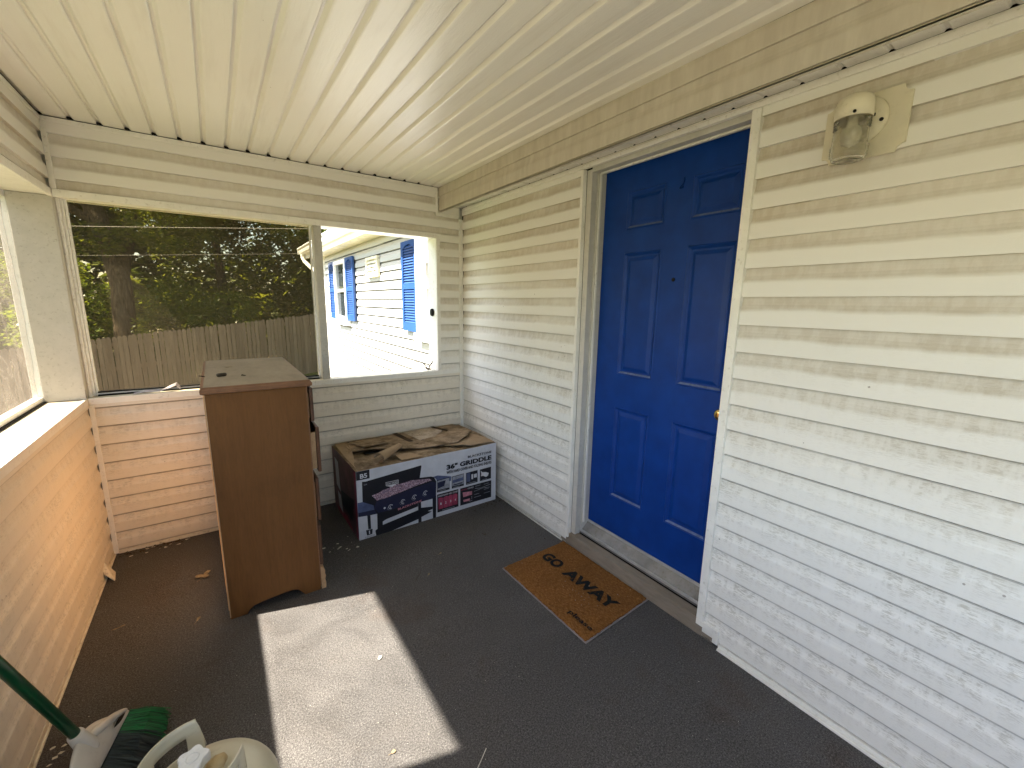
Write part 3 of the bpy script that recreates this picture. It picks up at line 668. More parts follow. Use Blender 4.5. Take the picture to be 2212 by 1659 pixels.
# window opening trim in the back wall
bm = boxes([((XL + 0.016, -0.015, HW - 0.004), (-0.205, -0.0005, HW + 0.033)), ((XL - 0.0005, YN, HW - 0.006), (XL + 0.0155, 0.0, HW + 0.033))], 0.0015)
finish('header_trim', bm, M['trim'], porch)
bm = boxes([((-0.244, -0.0155, HS + 0.003), (-0.214, -0.0005, HW - 0.0045))], 0.0015); finish('opening_side_trim', bm, M['trim'], porch)
bm = boxes([((XL, 0.0, HW), (-0.245, 0.150, HW + 0.016)), ((XL - 0.15, YN, HW), (XL, 0.150, HW + 0.016))]); finish('header_underside', bm, M['trim'], porch)
bm = boxes([((-0.2448, 0.0, HS + 0.001), (-0.232, 0.150, HW - 0.001))]); finish('opening_jamb', bm, M['frame_white'], porch)
# ceiling channel and dark gaps at each soffit groove end
bm = boxes([((XL + 0.02, -0.020, HC - 0.027), (-SF - 0.006, -0.004, HC - 0.0045)), ((XL + 0.004, YN, HC - 0.026), (XL + 0.020, -0.004, HC - 0.004)), ((-SF - 0.024, -0.021, 2.155), (-SF - 0.006, -0.004, HC - 0.028)),
            ((-SF - 0.006, -0.018, 2.155), (XR, -0.004, 2.178))], 0.0015); finish('ceiling_channel', bm, M['trim'], porch)
bm = boxes([((XL + 0.02, -0.017, HC - 0.004), (-SF - 0.004, -0.004, HC - 0.0008)), ((-SF - 0.0055, -0.017, 2.182), (-SF - 0.0035, -0.003, HC - 0.002)), ((XL + 0.0185, YN, HC - 0.0038), (XL + 0.0215, -0.017, HC - 0.0008))])
for k in range(19):
    x = -2.331 + 0.1083 * k
    if x < -0.26: prism(bm, [(x - 0.0125, -0.0195, HC - 0.0015), (x + 0.0135, -0.0195, HC - 0.0015), (x + 0.004, -0.0195, HC + 0.011), (x - 0.007, -0.0195, HC + 0.011)], (0, 0.002, 0)) if False else prism(bm, [(x - 0.012, -0.035, HC - 0.0008), (x + 0.013, -0.018, HC - 0.0008), (x - 0.010, -0.018, HC - 0.0008)], (0, 0, 0.009))
finish('groove_gaps', bm, M['black'], porch)['kind'] = 'stuff'
# inside corner trims
bm = bmesh.new()
box(bm, (-0.044, -0.021, 0.012), (-0.010, -0.001, 2.150), 0.002)
finish('corner_trim', bm, M['trim'], porch)
for a_, b_ in (((XL + 0.012, -0.018, 0.006), (XL + 0.036, -0.001, HS - 0.034)), ((XL + 0.012, -0.018, HW + 0.034), (XL + 0.036, -0.001, HC - 0.028))):
    finish('corner_trim', boxes([(a_, b_)], 0.002), M['trim'], porch)
bm = bmesh.new()
for za, zb in ((0.0, HS), (HW + 0.05, HC)):
    k = -1; bm = bmesh.new()
    while Z0C + k * EXPO < zb - 0.04:
        z = Z0C + k * EXPO
        if z + 0.05 > za: prism(bm, [(XL + 0.0125, -0.022, z + EXPO * 0.55), (XL + 0.0125, -0.004, z + EXPO * 0.5), (XL + 0.0125, -0.004, z + EXPO * 0.98), (XL + 0.0125, -0.020, z + EXPO * 0.98)], (0.0012, 0, 0))
        k += 1
    g_ = finish('corner_notches', bm, M['black'], porch); g_['kind'] = 'stuff'
# corner post, mullion, near post
bm = boxes([((XL - 0.147, -0.022, HS + 0.001), (XL + 0.014, 0.125, HW - 0.001))], 0.004); finish('corner_post', bm, M['post'], porch)
bm = boxes([((XL + 0.0145, 0.03, HS + 0.001), (XL + 0.026, 0.05, HW - 0.001)), ((XL + 0.0145, 0.058, HS + 0.001), (XL + 0.036, 0.09, HW - 0.001))], 0.002); finish('post_batten', bm, M['frame_white'], porch)
bm = boxes([((-1.126, 0.004, HS + 0.001), (-1.076, 0.095, HW - 0.001))], 0.003); finish('mullion', bm, M['post'], porch)
for a_, b_ in (((XL - 0.147, -1.80, HS + 0.001), (XL + 0.004, -2.12, HW - 0.001)), ((XL - 0.147, -4.2, HS + 0.001), (XL + 0.004, -4.4, HW - 0.001)), ((-1.3, YN - 0.12, HS), (-1.2, YN, HW))):
    finish('post', boxes([(a_, b_)], 0.004), M['post'], porch)
# screen frames: back left bay and the left openings
bm = boxes([((XL + 0.037, 0.075, HS + 0.001), (XL + 0.046, 0.10, HW)), ((XL + 0.046, 0.075, HS + 0.001), (-1.127, 0.10, HS + 0.016)), ((-1.139, 0.0955, HS + 0.016), (-1.127, 0.112, HW))], 0.001)
f1 = finish('screen_frame', bm, M['frame_white'], porch)
finish('screen_spline', boxes([((XL + 0.046, 0.068, HS + 0.0165), (-1.14, 0.090, HS + 0.024)), ((XL + 0.046, 0.055, HS + 0.001), (-1.14, 0.0745, HS + 0.008))]), M['black'], porch)
finish('screen', boxes([((XL + 0.046, 0.0865, HS + 0.017), (-1.139, 0.0870, HW))]), M['screen'], porch)
bm = boxes([((XL - 0.19, 0.0, HS - 0.005), (XL - 0.151, 0.035, HW)), ((XL - 0.19, YN, HS - 0.005), (XL - 0.151, 0.0, HS + 0.030)), ((XL - 0.19, YN, HW - 0.03), (XL - 0.151, 0.0, HW + 0.05))], 0.002)
finish('screen_frame', bm, M['frame_white'], porch)
finish('screen_spline', boxes([((XL - 0.1505, -1.8, HS + 0.0005), (XL - 0.139, 0.0, HS + 0.008))]), M['black'], porch)
def plastic():
    vs_ = []; fs = []; ny, nz = 40, 30
    for j in range(nz + 1):
        for i in range(ny + 1):
            y = 0.0 - 1.80 * i / ny; z = HS + 0.02 + (HW - HS - 0.03) * j / nz
            vs_.append((XL - 0.168 + 0.012 * noise.noise((y * 5, z * 2.3, 2.2)) + 0.006 * noise.noise((y * 14, z * 9, 1)), y, z))
    for j in range(nz):
        for i in range(ny):
            a = j * (ny + 1) + i; fs.append((a, a + 1, a + ny + 2, a + ny + 1))
    return raw('plastic_sheet', vs_, fs, M['plastic'], porch, True)
plastic()
bm = bmesh.new(); lathe(bm, [(0.0, 0.0), (0.030, 0.001), (0.032, 0.012), (0.027, 0.020), (0.0, 0.022)], (-0.246, 0.060, 1.415), (-1, 0, 0), 20)
for v in bm.verts: v.co.y = 0.06 + (v.co.y - 0.06) * 0.75
finish('latch', bm, M['black'], porch, True)
# loose flap of siding by the left wall, at floor
bm = bmesh.new(); prism(bm, [(XL + 0.004, -0.20, 0.012), (XL + 0.05, -0.25, 0.006), (XL + 0.06, -0.335, 0.004), (XL + 0.01, -0.305, 0.05), (XL + 0.004, -0.24, 0.09)], (0.003, 0.001, 0.004))
finish('loose_flap', bm, M['trim_dirty'], porch)

# ================================================================== WALL LAMP
lamp = thing('porch_lamp', 'unlit cream wall lamp with ribbed glass jar beside the blue door', 'wall lamp', (0, -2.632, 2.03))
y0, y1, z0, z1, r = -2.532, -2.742, 1.955, 2.137, 0.022
poly = []
for cy, cz, a0 in ((y0, z0, 0), (y1, z0, 1), (y1, z1, 2), (y0, z1, 3)):
    sy = -1 if cy == y0 else 1; sz = 1 if cz == z0 else -1
    arc = [(cy + sy * r * math.cos(t), cz + sz * r * math.sin(t)) for t in [PI / 2 * k / 5 for k in range(6)]]
    if a0 in (0, 2): arc = arc[::-1]
    poly += arc
bm = bmesh.new(); prism(bm, [(-0.0145, y, z) for y, z in poly], (-0.009, 0, 0))
finish('mounting_plate', bm, M['lamp_white'], lamp)
bm = bmesh.new(); lathe(bm, [(0.0, 0.0), (0.066, 0.0), (0.068, 0.004), (0.066, 0.012), (0.058, 0.017), (0.0, 0.018)], (-0.0236, -2.628, 2.062), (-1, 0, 0), 40)
finish('wall_disc', bm, M['lamp_white'], lamp, True)
bm = bmesh.new(); lc = Vector((-0.092, -2.628, 0))
lathe(bm, [(0.0, 2.118), (0.030, 2.117), (0.043, 2.108), (0.0475, 2.092), (0.048, 2.052), (0.045, 2.052), (0.044, 2.09), (0.0, 2.10)], lc, (0, 0, 1), 40)
box(bm, (-0.088, -2.652, 2.062), (-0.030, -2.604, 2.106), 0.008)
hd = finish('lamp_head', bm, M['lamp_white'], lamp, True)
bm = bmesh.new(); prof = [(0.040, 2.052), (0.0425, 2.050)]
for k in range(4): prof += [(0.0462, 2.047 - k * 0.0065), (0.0418, 2.0437 - k * 0.0065)]
prof += [(0.0440, 2.020), (0.0440, 1.984), (0.0455, 1.981)]
for k in range(5): prof += [(0.0482 - k * 0.0003, 1.977 - k * 0.0062), (0.0445 - k * 0.0004, 1.9738 - k * 0.0062)]
prof += [(0.041, 1.9405), (0.036, 1.9385), (0.032, 1.9395), (0.0, 1.9415), (0.0, 1.9445), (0.034, 1.9435), (0.039, 1.947), (0.0415, 1.96), (0.0405, 2.0), (0.0405, 2.045), (0.038, 2.052)]
lathe(bm, prof, lc, (0, 0, 1), 48); finish('glass_jar', bm, M['jar'], lamp, True)
bm = bmesh.new(); lathe(bm, [(0.0, 2.085), (0.013, 2.08), (0.014, 2.045), (0.021, 2.03), (0.026, 2.008), (0.022, 1.985), (0.0, 1.972)], lc, (0, 0, 1), 24); finish('bulb', bm, M['bulb'], lamp, True)
for a in (200, 300):
    bm = bmesh.new(); d = Vector((math.cos(math.radians(a)), math.sin(math.radians(a)), 0)); lathe(bm, [(0.0, 0.006), (0.0042, 0.006), (0.0042, 0.0), (0.0, 0.0)], Vector((-0.092, -2.628, 2.060)) + d * 0.046, d, 12)
    finish('screw', bm, M['black'], lamp)
bm = bmesh.new(); lathe(bm, [(0.0, 0.0035), (0.0050, 0.003), (0.0055, 0.0), (0.0, 0.0)], (-0.0405, -2.682, 2.050), (-1, 0, 0), 12)
finish('screw', bm, M['black'], lamp)

# ================================================================== DRESSER
dres = thing('dresser', 'tall brown wooden dresser with drawers ajar standing sideways against the back half wall', 'dresser', (-1.59, -0.52, 0))
DX0, DX1, DYA, DYB, DZ = -1.790, -1.392, -1.000, -0.035, 1.098
arch = [(-1.790, 0.0), (-1.722, 0.0), (-1.708, 0.022), (-1.690, 0.034), (-1.655, 0.040), (-1.560, 0.048), (-1.520, 0.048), (-1.497, 0.040), (-1.480, 0.018), (-1.466, 0.0), (-1.392, 0.0), (-1.392, DZ), (-1.790, DZ)]
for yy in (DYA, DYB - 0.018):
    bm = bmesh.new(); prism(bm, [(x, yy, z) for x, z in arch], (0, 0.018, 0))
    finish('side_panel', bm, M['ply'], dres)
bm = boxes([((DX0 - 0.0035, DYA + 0.006, 0.045), (DX0 - 0.0003, DYB - 0.006, DZ - 0.002))]); finish('back_panel', bm, M['ply_back'], dres)
for ya in (DYA - 0.0006, DYB - 0.022):
    finish('front_stile', boxes([((DX1, ya, 0.02), (DX1 + 0.005, ya + 0.022, DZ))]), M['edge_wood'], dres)
bm = boxes([((DX0 - 0.0012, DYA - 0.0012, 0.01), (DX0 + 0.003, DYA + 0.004, DZ))]); finish('edge_band', bm, M['raw_wood'], dres)
bm = boxes([((DX0 + 0.01, DYA + 0.018, 0.05), (DX1 - 0.02, DYB - 0.018, 0.07)), ((DX1 - 0.03, DYA + 0.018, 0.885), (DX1 - 0.002, DYB - 0.018, 0.905)), ((DX1 - 0.03, DYA + 0.018, 0.623), (DX1 - 0.002, DYB - 0.018, 0.64)), ((DX1 - 0.03, DYA + 0.018, 0.362), (DX1 - 0.002, DYB - 0.018, 0.38)), ((DX0 + 0.01, DYA + 0.018, 0.3), (DX0 + 0.02, DYB - 0.018, 1.09))]); finish('rails', bm, M['edge_wood'], dres)
# moulded top
bm = bmesh.new()
tx0, tx1, ty0, ty1 = DX0 - 0.013, DX1 + 0.026, DYA - 0.018, DYB + 0.004
rings = [[(tx0 + i, ty0 + i, z), (tx1 - i, ty0 + i, z), (tx1 - i, ty1, z), (tx0 + i, ty1, z)] for i, z in ((0.009, DZ - 0.007), (0.001, DZ - 0.003), (0.0, DZ + 0.009), (0.002, DZ + 0.015), (0.006, DZ + 0.0165), (0.008, DZ + 0.0225), (0.014, DZ + 0.0245))]
rv = [[bm.verts.new(p) for p in rg_] for rg_ in rings]
for k in range(len(rv) - 1):
    for e in range(4): bm.faces.new((rv[k][e], rv[k][(e + 1) % 4], rv[k + 1][(e + 1) % 4], rv[k + 1][e]))
bm.faces.new(rv[0][::-1]); tp = bm.faces.new(rv[-1]); tp.material_index = 1
bmesh.ops.recalc_face_normals(bm, faces=bm.faces)
finish('top', bm, [M['edge_wood'], M['top_wood']], dres)
for (za, zb, pull) in ((0.912, 1.078, 0.013), (0.645, 0.880, 0.030), (0.385, 0.615, 0.012), (0.135, 0.358, 0.006)):
    bm = bmesh.new()
    box(bm, (DX1 + pull, DYA + 0.004, za), (DX1 + pull + 0.016, DYB - 0.004, zb), 0.004)
    d = finish('drawer', bm, M['drawer_wood'], dres)
    bm = boxes([((DX1 - 0.26 + pull, DYA + 0.024, za + 0.015), (DX1 + pull - 0.0005, DYA + 0.036, zb - 0.03)), ((DX1 - 0.26 + pull, DYB - 0.036, za + 0.015), (DX1 + pull - 0.0005, DYB - 0.024, zb - 0.03)), ((DX1 - 0.26 + pull, DYA + 0.036, za + 0.02), (DX1 + pull - 0.0005, DYB - 0.036, za + 0.028))]); finish('drawer_box', bm, M['raw_wood'], d)
    for yy in (DYA + 0.20, DYB - 0.20):
        bm = bmesh.new(); lathe(bm, [(0.0, 0.0), (0.006, 0.0), (0.005, 0.010), (0.013, 0.015), (0.012, 0.022), (0.0, 0.024)], (DX1 + pull + 0.0155, yy, (za + zb) / 2), (1, 0, 0), 16); finish('knob', bm, M['black'], d, True)
bm = bmesh.new(); prism(bm, [(DX1 + 0.0055, DYA, 0.0), (DX1 + 0.0055, DYA, 0.125), (DX1 + 0.019, DYA, 0.118), (DX1 + 0.027, DYA, 0.098), (DX1 + 0.024, DYA, 0.085), (DX1 + 0.029, DYA, 0.070), (DX1 + 0.024, DYA, 0.05), (DX1 + 0.028, DYA, 0.03), (DX1 + 0.026, DYA, 0.0)], (0, 0.11, 0))
finish('bracket_foot', bm, M['raw_wood'], dres)
bm = boxes([((DX1 + 0.002, DYA + 0.115, 0.035), (DX1 + 0.018, DYB - 0.01, 0.125))]); finish('apron', bm, M['drawer_wood'], dres)
# bits lying on the dresser top
TZ = DZ + 0.0247
bm = bmesh.new(); lathe(bm, [(0.0, 0.0), (0.0070, 0.001), (0.0080, 0.004), (0.0078, 0.028), (0.0084, 0.030), (0.0084, 0.040), (0.0060, 0.043), (0.0, 0.0435)], (-1.738, -0.728, TZ + 0.0085), (0.88, 0.46, 0.0), 16)
tag(finish('metal_stub', bm, M['batt'], None, True, org=(-1.72, -0.72, TZ)), 'corroded brown metal stub lying on the dusty dresser top', 'scrap')
def curl(cx, cy, s, name, lab):
    bm = bmesh.new(); pts = [(cx + s * (t - 0.5) * 1.6 + s * 0.3 * math.cos(t * 5), cy + s * 0.35 * math.sin(t * 5.5), TZ + 0.002 + s * 0.25 * math.sin(t * PI)) for t in [k / 10 for k in range(11)]]
    tube(bm, pts, [s * 0.10 + s * 0.14 * math.sin(PI * k / 10) for k in range(11)], 6)
    return tag(finish(name, bm, M['dark_leaf'], None, True, org=(cx, cy, TZ)), lab, 'leaf bit')
curl(-1.800, -0.698, 0.016, 'leaf_scrap', 'dark curled leaf scrap at the left edge of the dresser top')
curl(-1.632, -0.751, 0.013, 'leaf_scrap', 'dark curled leaf scrap right of the metal stub on the dresser')

# dry leaves
def leafm(name, cx, cy, cz, s, rot, mat, lab, cat='dry leaf', lobes=5, group=None, curl_=0.3, thin=0.5):
    bm = bmesh.new(); n = 24; c = bm.verts.new((cx, cy, cz + 0.004)); rim = []
    for k in range(n):
        a = 2 * PI * k / n; rr = s * (0.62 + 0.38 * math.cos(lobes * a)) * (1.0 if abs(math.cos(a)) > 0.5 else thin + 0.25)
        x = rr * math.cos(a) * 1.2; y = rr * math.sin(a) * thin * 1.5
        rim.append(bm.verts.new((cx + x * math.cos(rot) - y * math.sin(rot), cy + x * math.sin(rot) + y * math.cos(rot), cz + 0.003 + curl_ * abs(y) + 0.15 * curl_ * abs(x))))
    for k in range(n): bm.faces.new((c, rim[k], rim[(k + 1) % n]))
    tube(bm, [(cx, cy, cz + 0.004), (cx - s * 1.5 * math.cos(rot), cy - s * 1.5 * math.sin(rot), cz + 0.006)], 0.0008, 5)
    return tag(finish(name, bm, mat, None, False, org=(cx, cy, cz)), lab, cat, group)
leafm('dry_leaf', -1.898, -0.537, 0, 0.038, 1.0, M['dry_leaf'], 'pale tan lobed leaf on the carpet left of the dresser', lobes=3, thin=0.7)
leafm('dry_leaf', -1.919, -0.923, 0, 0.020, 1.2, M['dry_leaf'], 'small brown leaf on the carpet by the dresser foot', lobes=1, thin=0.35)
leafm('dry_leaf', -2.212, -0.783, 0, 0.018, 0.3, M['dry_leaf'], 'slim tan leaf on the carpet near the left half wall', lobes=0, thin=0.22)
leafm('dry_leaf', -1.682, -0.419, TZ, 0.014, 0.4, M['dry_leaf'], 'tiny tan leaf at the back of the dresser top', lobes=0, thin=0.5)
leafm('dead_leaf', -0.315, 0.03, HS + 0.002, 0.042, 1.8, M['dark_leaf'], 'crumpled dead leaf standing in the window sill corner by the black latch', lobes=4, curl_=1.4, thin=0.8)
leafm('dry_leaf', -0.874, -1.204, 0, 0.012, 0.8, M['dry_leaf'], 'small pinkish leaf bit on the carpet in front of the carton', lobes=1, thin=0.5)
leafm('dry_leaf', -0.735, -1.057, 0, 0.011, 0.2, M['dry_leaf'], 'curled tan leaf bit on the carpet nearest the carton front', lobes=1, thin=0.5, curl_=0.8)
leafm('dry_leaf', -1.364, -2.02, 0, 0.010, 0.2, M['dry_leaf'], 'orange tan leaf bit in the near end of the sunlit patch', lobes=1, thin=0.6)
leafm('dry_leaf', -1.276, -1.611, 0, 0.009, 0.9, M['chip'], 'small pale seed husk in the middle of the sunlit patch', lobes=0, thin=0.6)
leafm('dry_leaf', -0.399, -1.013, 0, 0.016, 2.0, M['dark_leaf'], 'black leaf bit on the carpet between carton and doormat', lobes=3, thin=0.5)
bm = bmesh.new(); tube(bm, [(-0.955, -1.215, 0.004), (-0.93, -1.19, 0.008), (-0.905, -1.165, 0.004), (-0.90, -1.15, 0.003)], 0.0013, 5)
tag(finish('twig', bm, M['dark_leaf'], None, org=(-0.93, -1.19, 0)), 'thin dark twig on the carpet between sunlit patch and carton', 'twig')
bm = bmesh.new(); tube(bm, [(-1.17, -2.235, 0.004), (-1.13, -2.21, 0.006), (-1.095, -2.185, 0.004)], 0.0014, 5)
tag(finish('twig', bm, M['chip'], None, org=(-1.13, -2.21, 0)), 'pale straw at the bottom edge beside the sunlit patch', 'twig')

# paint flecks (uncountable)
def flecks():
    V = []; Fc = []
    def add(x, y, s, z=0.0):
        n = random.randint(4, 6); o = len(V); a0 = random.random() * 6; tl = random.uniform(0, 0.6) * s
        for k in range(n):
            a = a0 + 2 * PI * k / n; r_ = s * random.uniform(0.5, 1.0); V.append((x + r_ * math.cos(a), y + r_ * math.sin(a) * 0.7, z + 0.003 + tl * random.random()))
        Fc.append(tuple(range(o, o + n)))
    for _ in range(90): add(random.uniform(-2.25, -1.0), random.uniform(-2.4, -0.2), random.uniform(0.0008, 0.0028))
    for _ in range(70): add(random.uniform(-1.3, -0.2), random.uniform(-2.9, -0.7), random.uniform(0.0008, 0.0028))
    for _ in range(13): add(random.gauss(-1.20, 0.07), random.gauss(-0.66, 0.06), random.uniform(0.004, 0.015))
    for _ in range(12): add(random.uniform(-2.3, -1.95), random.uniform(-0.09, -0.03), random.uniform(0.006, 0.016))
    for _ in range(10): add(random.uniform(-2.32, -2.27), random.uniform(-1.6, -1.35), random.uniform(0.004, 0.012))
    for _ in range(22): add(random.gauss(-0.30, 0.03), random.gauss(-1.80, 0.05), random.uniform(0.001, 0.003), 0.019)
    for _ in range(20): add(random.uniform(-0.45, -0.03), random.uniform(-2.0, -1.4), random.uniform(0.001, 0.003), 0.019)
    o = raw('paint_flecks', V, Fc, M['chip']); o['kind'] = 'stuff'; o['label'] = 'white paint flecks and crumbs scattered over the grey carpet'; return o
flecks()
def litter():
    V = []; Fc = []
    def add(x, y, s):
        o = len(V); a0 = random.random() * 6; 
        for k in range(4):
            a = a0 + PI / 2 * k; r_ = s * (1.0 if k % 2 else 0.3); V.append((x + r_ * math.cos(a), y + r_ * math.sin(a), 0.004 + random.random() * s * 0.5))
        Fc.append((o, o + 1, o + 2, o + 3))
    for _ in range(60): add(random.uniform(-2.31, -2.0), random.uniform(-0.07, -0.025), random.uniform(0.004, 0.014))
    for _ in range(60): add(random.uniform(-0.30, -0.03), random.uniform(-1.35, -0.62), random.uniform(0.003, 0.010))
    for _ in range(40): add(random.gauss(-0.14, 0.06), random.gauss(-0.68, 0.03), random.uniform(0.004, 0.014))
    for _ in range(90): add(random.uniform(-2.2, -0.2), random.uniform(-2.6, -0.6), random.uniform(0.001, 0.005))
    o = raw('leaf_litter', V, Fc, M['dark_leaf']); o['kind'] = 'stuff'; o['label'] = 'dark leaf crumbs along the edges of the carpet'
litter()
# faded label strip on the back sill
bm = bmesh.new(); pts = [(-2.150, -0.004, 0.006), (-2.10, 0.012, 0.012), (-2.03, 0.018, 0.006), (-1.985, 0.032, 0.022), (-1.955, 0.050, 0.030), (-1.935, 0.046, 0.008)]; prev = None
for (x, y, z) in pts:
    a = bm.verts.new((x, y - 0.008, HS + z)); b_ = bm.verts.new((x + 0.006, y + 0.022, HS + z * 1.5 + 0.002))
    if prev: bm.faces.new((prev[0], a, b_, prev[1]))
    prev = (a, b_)
tag(finish('label_strip', bm, M['label_film'], None, org=(-2.05, 0.02, HS)), 'crumpled purplish label strip lying on the back window sill', 'label strip')

# ================================================================== CARTON
carton = thing('griddle_carton', 'long worn cardboard griddle carton with torn top in the porch corner', 'carton', (-0.58, -0.35, 0))
W_, BX0, BY0, BH, BD = 1.040, -1.097, -0.640, 0.462, 0.590
ca, sa = math.cos(math.radians(1.2)), math.sin(math.radians(1.2))
def cw(u, v, d=0.0):                         # carton face coordinates -> world (u along, v up, d back from the face)
    return (BX0 + u * ca - d * sa, BY0 + u * sa + d * ca, v)
def body():
    bm = bmesh.new(); nu, nv = 20, 8
    def grid(fn, nu, nv, mi):
        vv = [[bm.verts.new(fn(i / nu, j / nv)) for i in range(nu + 1)] for j in range(nv + 1)]
        for j in range(nv):
            for i in range(nu):
                f = bm.faces.new((vv[j][i], vv[j][i + 1], vv[j + 1][i + 1], vv[j + 1][i])); f.material_index = mi
    grid(lambda s, t: cw(s * W_, t * BH), nu, nv, 1)
    grid(lambda s, t: cw(0, t * BH, (1 - s) * BD), 10, nv, 2)
    grid(lambda s, t: cw(W_, t * BH, s * BD), 10, nv, 0)
    grid(lambda s, t: cw((1 - s) * W_, t * BH, BD), nu, nv, 0)
    grid(lambda s, t: cw(s * W_, BH, t * BD), nu, 12, 0)
    bmesh.ops.remove_doubles(bm, verts=bm.verts, dist=1e-4)
    for v in bm.verts:
        u = (v.co.x - BX0) / W_; d = (v.co.y - BY0) / BD
        if v.co.z > BH - 0.001: v.co.z += -0.010 * math.sin(PI * min(1, max(0, u))) * math.sin(PI * min(1, max(0, d))) + 0.008 * noise.noise((v.co.x * 6, v.co.y * 6, 0)) * (0.2 if d < 0.02 else 1)
    return finish('carton_body', bm, [M['card'], M['c_white'], M['c_dark_red']], carton)
body()
# printed artwork on the long face
ART = [('c_black', [(0.0005, 0.4605), (0.084, 0.4605), (0.083, 0.402), (0.0005, 0.404)], 1),
 ('c_black', [(0.035, 0.384), (0.084, 0.388), (0.43, 0.412), (0.4325, 0.405), (0.418, 0.325), (0.50, 0.315), (0.523, 0.305), (0.54, 0.27), (0.536, 0.148), (0.12, 0.15), (0.103, 0.183), (0.032, 0.24)], 1),
 ('c_blue', [(0.0005, 0.257), (0.032, 0.255), (0.099, 0.215), (0.104, 0.183), (0.0005, 0.189)], 2),
 ('c_navy', [(0.0005, 0.189), (0.104, 0.183), (0.12, 0.15), (0.064, 0.154), (0.001, 0.162)], 2),
 ('c_navy', [(0.119, 0.236), (0.505, 0.276), (0.538, 0.262), (0.535, 0.150), (0.13, 0.152), (0.101, 0.197)], 2),
 ('c_food', [(0.09, 0.284), (0.13, 0.289), (0.16, 0.301), (0.201, 0.306), (0.24, 0.320), (0.276, 0.316), (0.36, 0.322), (0.43, 0.310), (0.487, 0.302), (0.505, 0.286), (0.405, 0.277), (0.274, 0.256), (0.176, 0.242), (0.122, 0.241)], 3),
 ('c_blue', [(0.519, 0.308), (0.55, 0.311), (0.657, 0.279), (0.654, 0.246), (0.642, 0.246), (0.60, 0.262), (0.545, 0.270), (0.540, 0.285)], 1),
 ('c_black', [(0.12, 0.152), (0.157, 0.155), (0.153, 0.06), (0.117, 0.013)], 2), ('c_black', [(0.508, 0.162), (0.537, 0.162), (0.533, 0.0005), (0.509, 0.0005)], 2),
 ('c_black', [(0.401, 0.158), (0.422, 0.159), (0.423, 0.0005), (0.399, 0.0005)], 3), ('c_black', [(0.056, 0.16), (0.076, 0.157), (0.077, 0.058), (0.059, 0.061)], 2),
 ('c_black', [(0.15, 0.061), (0.399, 0.094), (0.502, 0.054), (0.425, 0.036), (0.397, 0.027), (0.212, 0.0005), (0.107, 0.0005), (0.103, 0.037)], 1),
 ('c_black', [(0.127, 0.151), (0.401, 0.158), (0.4, 0.121), (0.179, 0.094), (0.154, 0.085)], 1),
 ('c_black', [(0.422, 0.105), (0.508, 0.090), (0.508, 0.072), (0.422, 0.060)], 2),
 ('c_black', [(0.044, 0.058), (0.086, 0.056), (0.083, 0.021), (0.049, 0.020)], 3),
 ('c_black', [(0.035, 0.390), (0.076, 0.382), (0.077, 0.353), (0.054, 0.334), (0.034, 0.363)], 2)]
for u0 in (0.5435, 0.660, 0.777, 0.896): ART.append(('c_black', [(u0, 0.184), (u0 + 0.099, 0.184), (u0 + 0.099, 0.278), (u0, 0.276)], 2))
ART += [('c_grey', [(0.547, 0.202), (0.640, 0.200), (0.640, 0.273), (0.547, 0.271)], 3), ('c_navy', [(0.549, 0.212), (0.600, 0.222), (0.612, 0.262), (0.549, 0.258)], 4),
 ('c_grey', [(0.664, 0.202), (0.756, 0.200), (0.756, 0.274), (0.664, 0.272)], 3), ('c_blue', [(0.666, 0.225), (0.754, 0.228), (0.754, 0.252), (0.666, 0.246)], 4), ('c_navy', [(0.672, 0.206), (0.742, 0.206), (0.750, 0.214), (0.672, 0.214)], 4),
 ('c_line', [(0.822, 0.218), (0.836, 0.216), (0.837, 0.256), (0.822, 0.256)], 4), ('c_line', [(0.843, 0.224), (0.868, 0.224), (0.868, 0.254), (0.843, 0.252)], 4), ('c_blue', [(0.781, 0.205), (0.812, 0.203), (0.812, 0.272), (0.781, 0.270)], 3),
 ('c_line', [(0.902, 0.268), (0.915, 0.252), (0.950, 0.245), (0.973, 0.233), (0.968, 0.214), (0.950, 0.206), (0.925, 0.220), (0.904, 0.222), (0.908, 0.240)], 4),
 ('c_black', [(0.544, 0.033), (0.713, 0.033), (0.713, 0.169), (0.544, 0.169)], 2), ('c_black', [(0.728, 0.033), (0.998, 0.031), (0.998, 0.168), (0.728, 0.168)], 2),
 ('c_pink', [(0.748, 0.132), (0.828, 0.123), (0.828, 0.096), (0.753, 0.094)], 3), ('c_pink', [(0.753, 0.072), (0.809, 0.071), (0.810, 0.053), (0.756, 0.055)], 3),
 ('c_grey', [(0.823, 0.085), (0.827, 0.085), (0.827, 0.060), (0.823, 0.060)], 3)]
for k in range(4):
    u0 = 0.553 + k * 0.0385; ART.append(('c_red', [(u0, 0.055), (u0 + 0.0355, 0.054), (u0 + 0.0355, 0.134 if k in (0, 3) else 0.138), (u0 + 0.018, 0.141), (u0, 0.138 if k in (0, 3) else 0.134)], 3))
for (u0, v0, l) in ((0.855, 0.152, 0.045), (0.93, 0.150, 0.045), (0.93, 0.108, 0.045), (0.845, 0.088, 0.045), (0.845, 0.066, 0.06), (0.93, 0.078, 0.055), (0.80, 0.047, 0.03), (0.58, 0.0405, 0.10), (0.553, 0.191, 0.06), (0.672, 0.189, 0.05), (0.785, 0.191, 0.08), (0.915, 0.189, 0.045)):
    ART.append(('c_grey', [(u0, v0), (u0 + l, v0 + 0.0006), (u0 + l, v0 + 0.0036), (u0, v0 + 0.003)], 4))
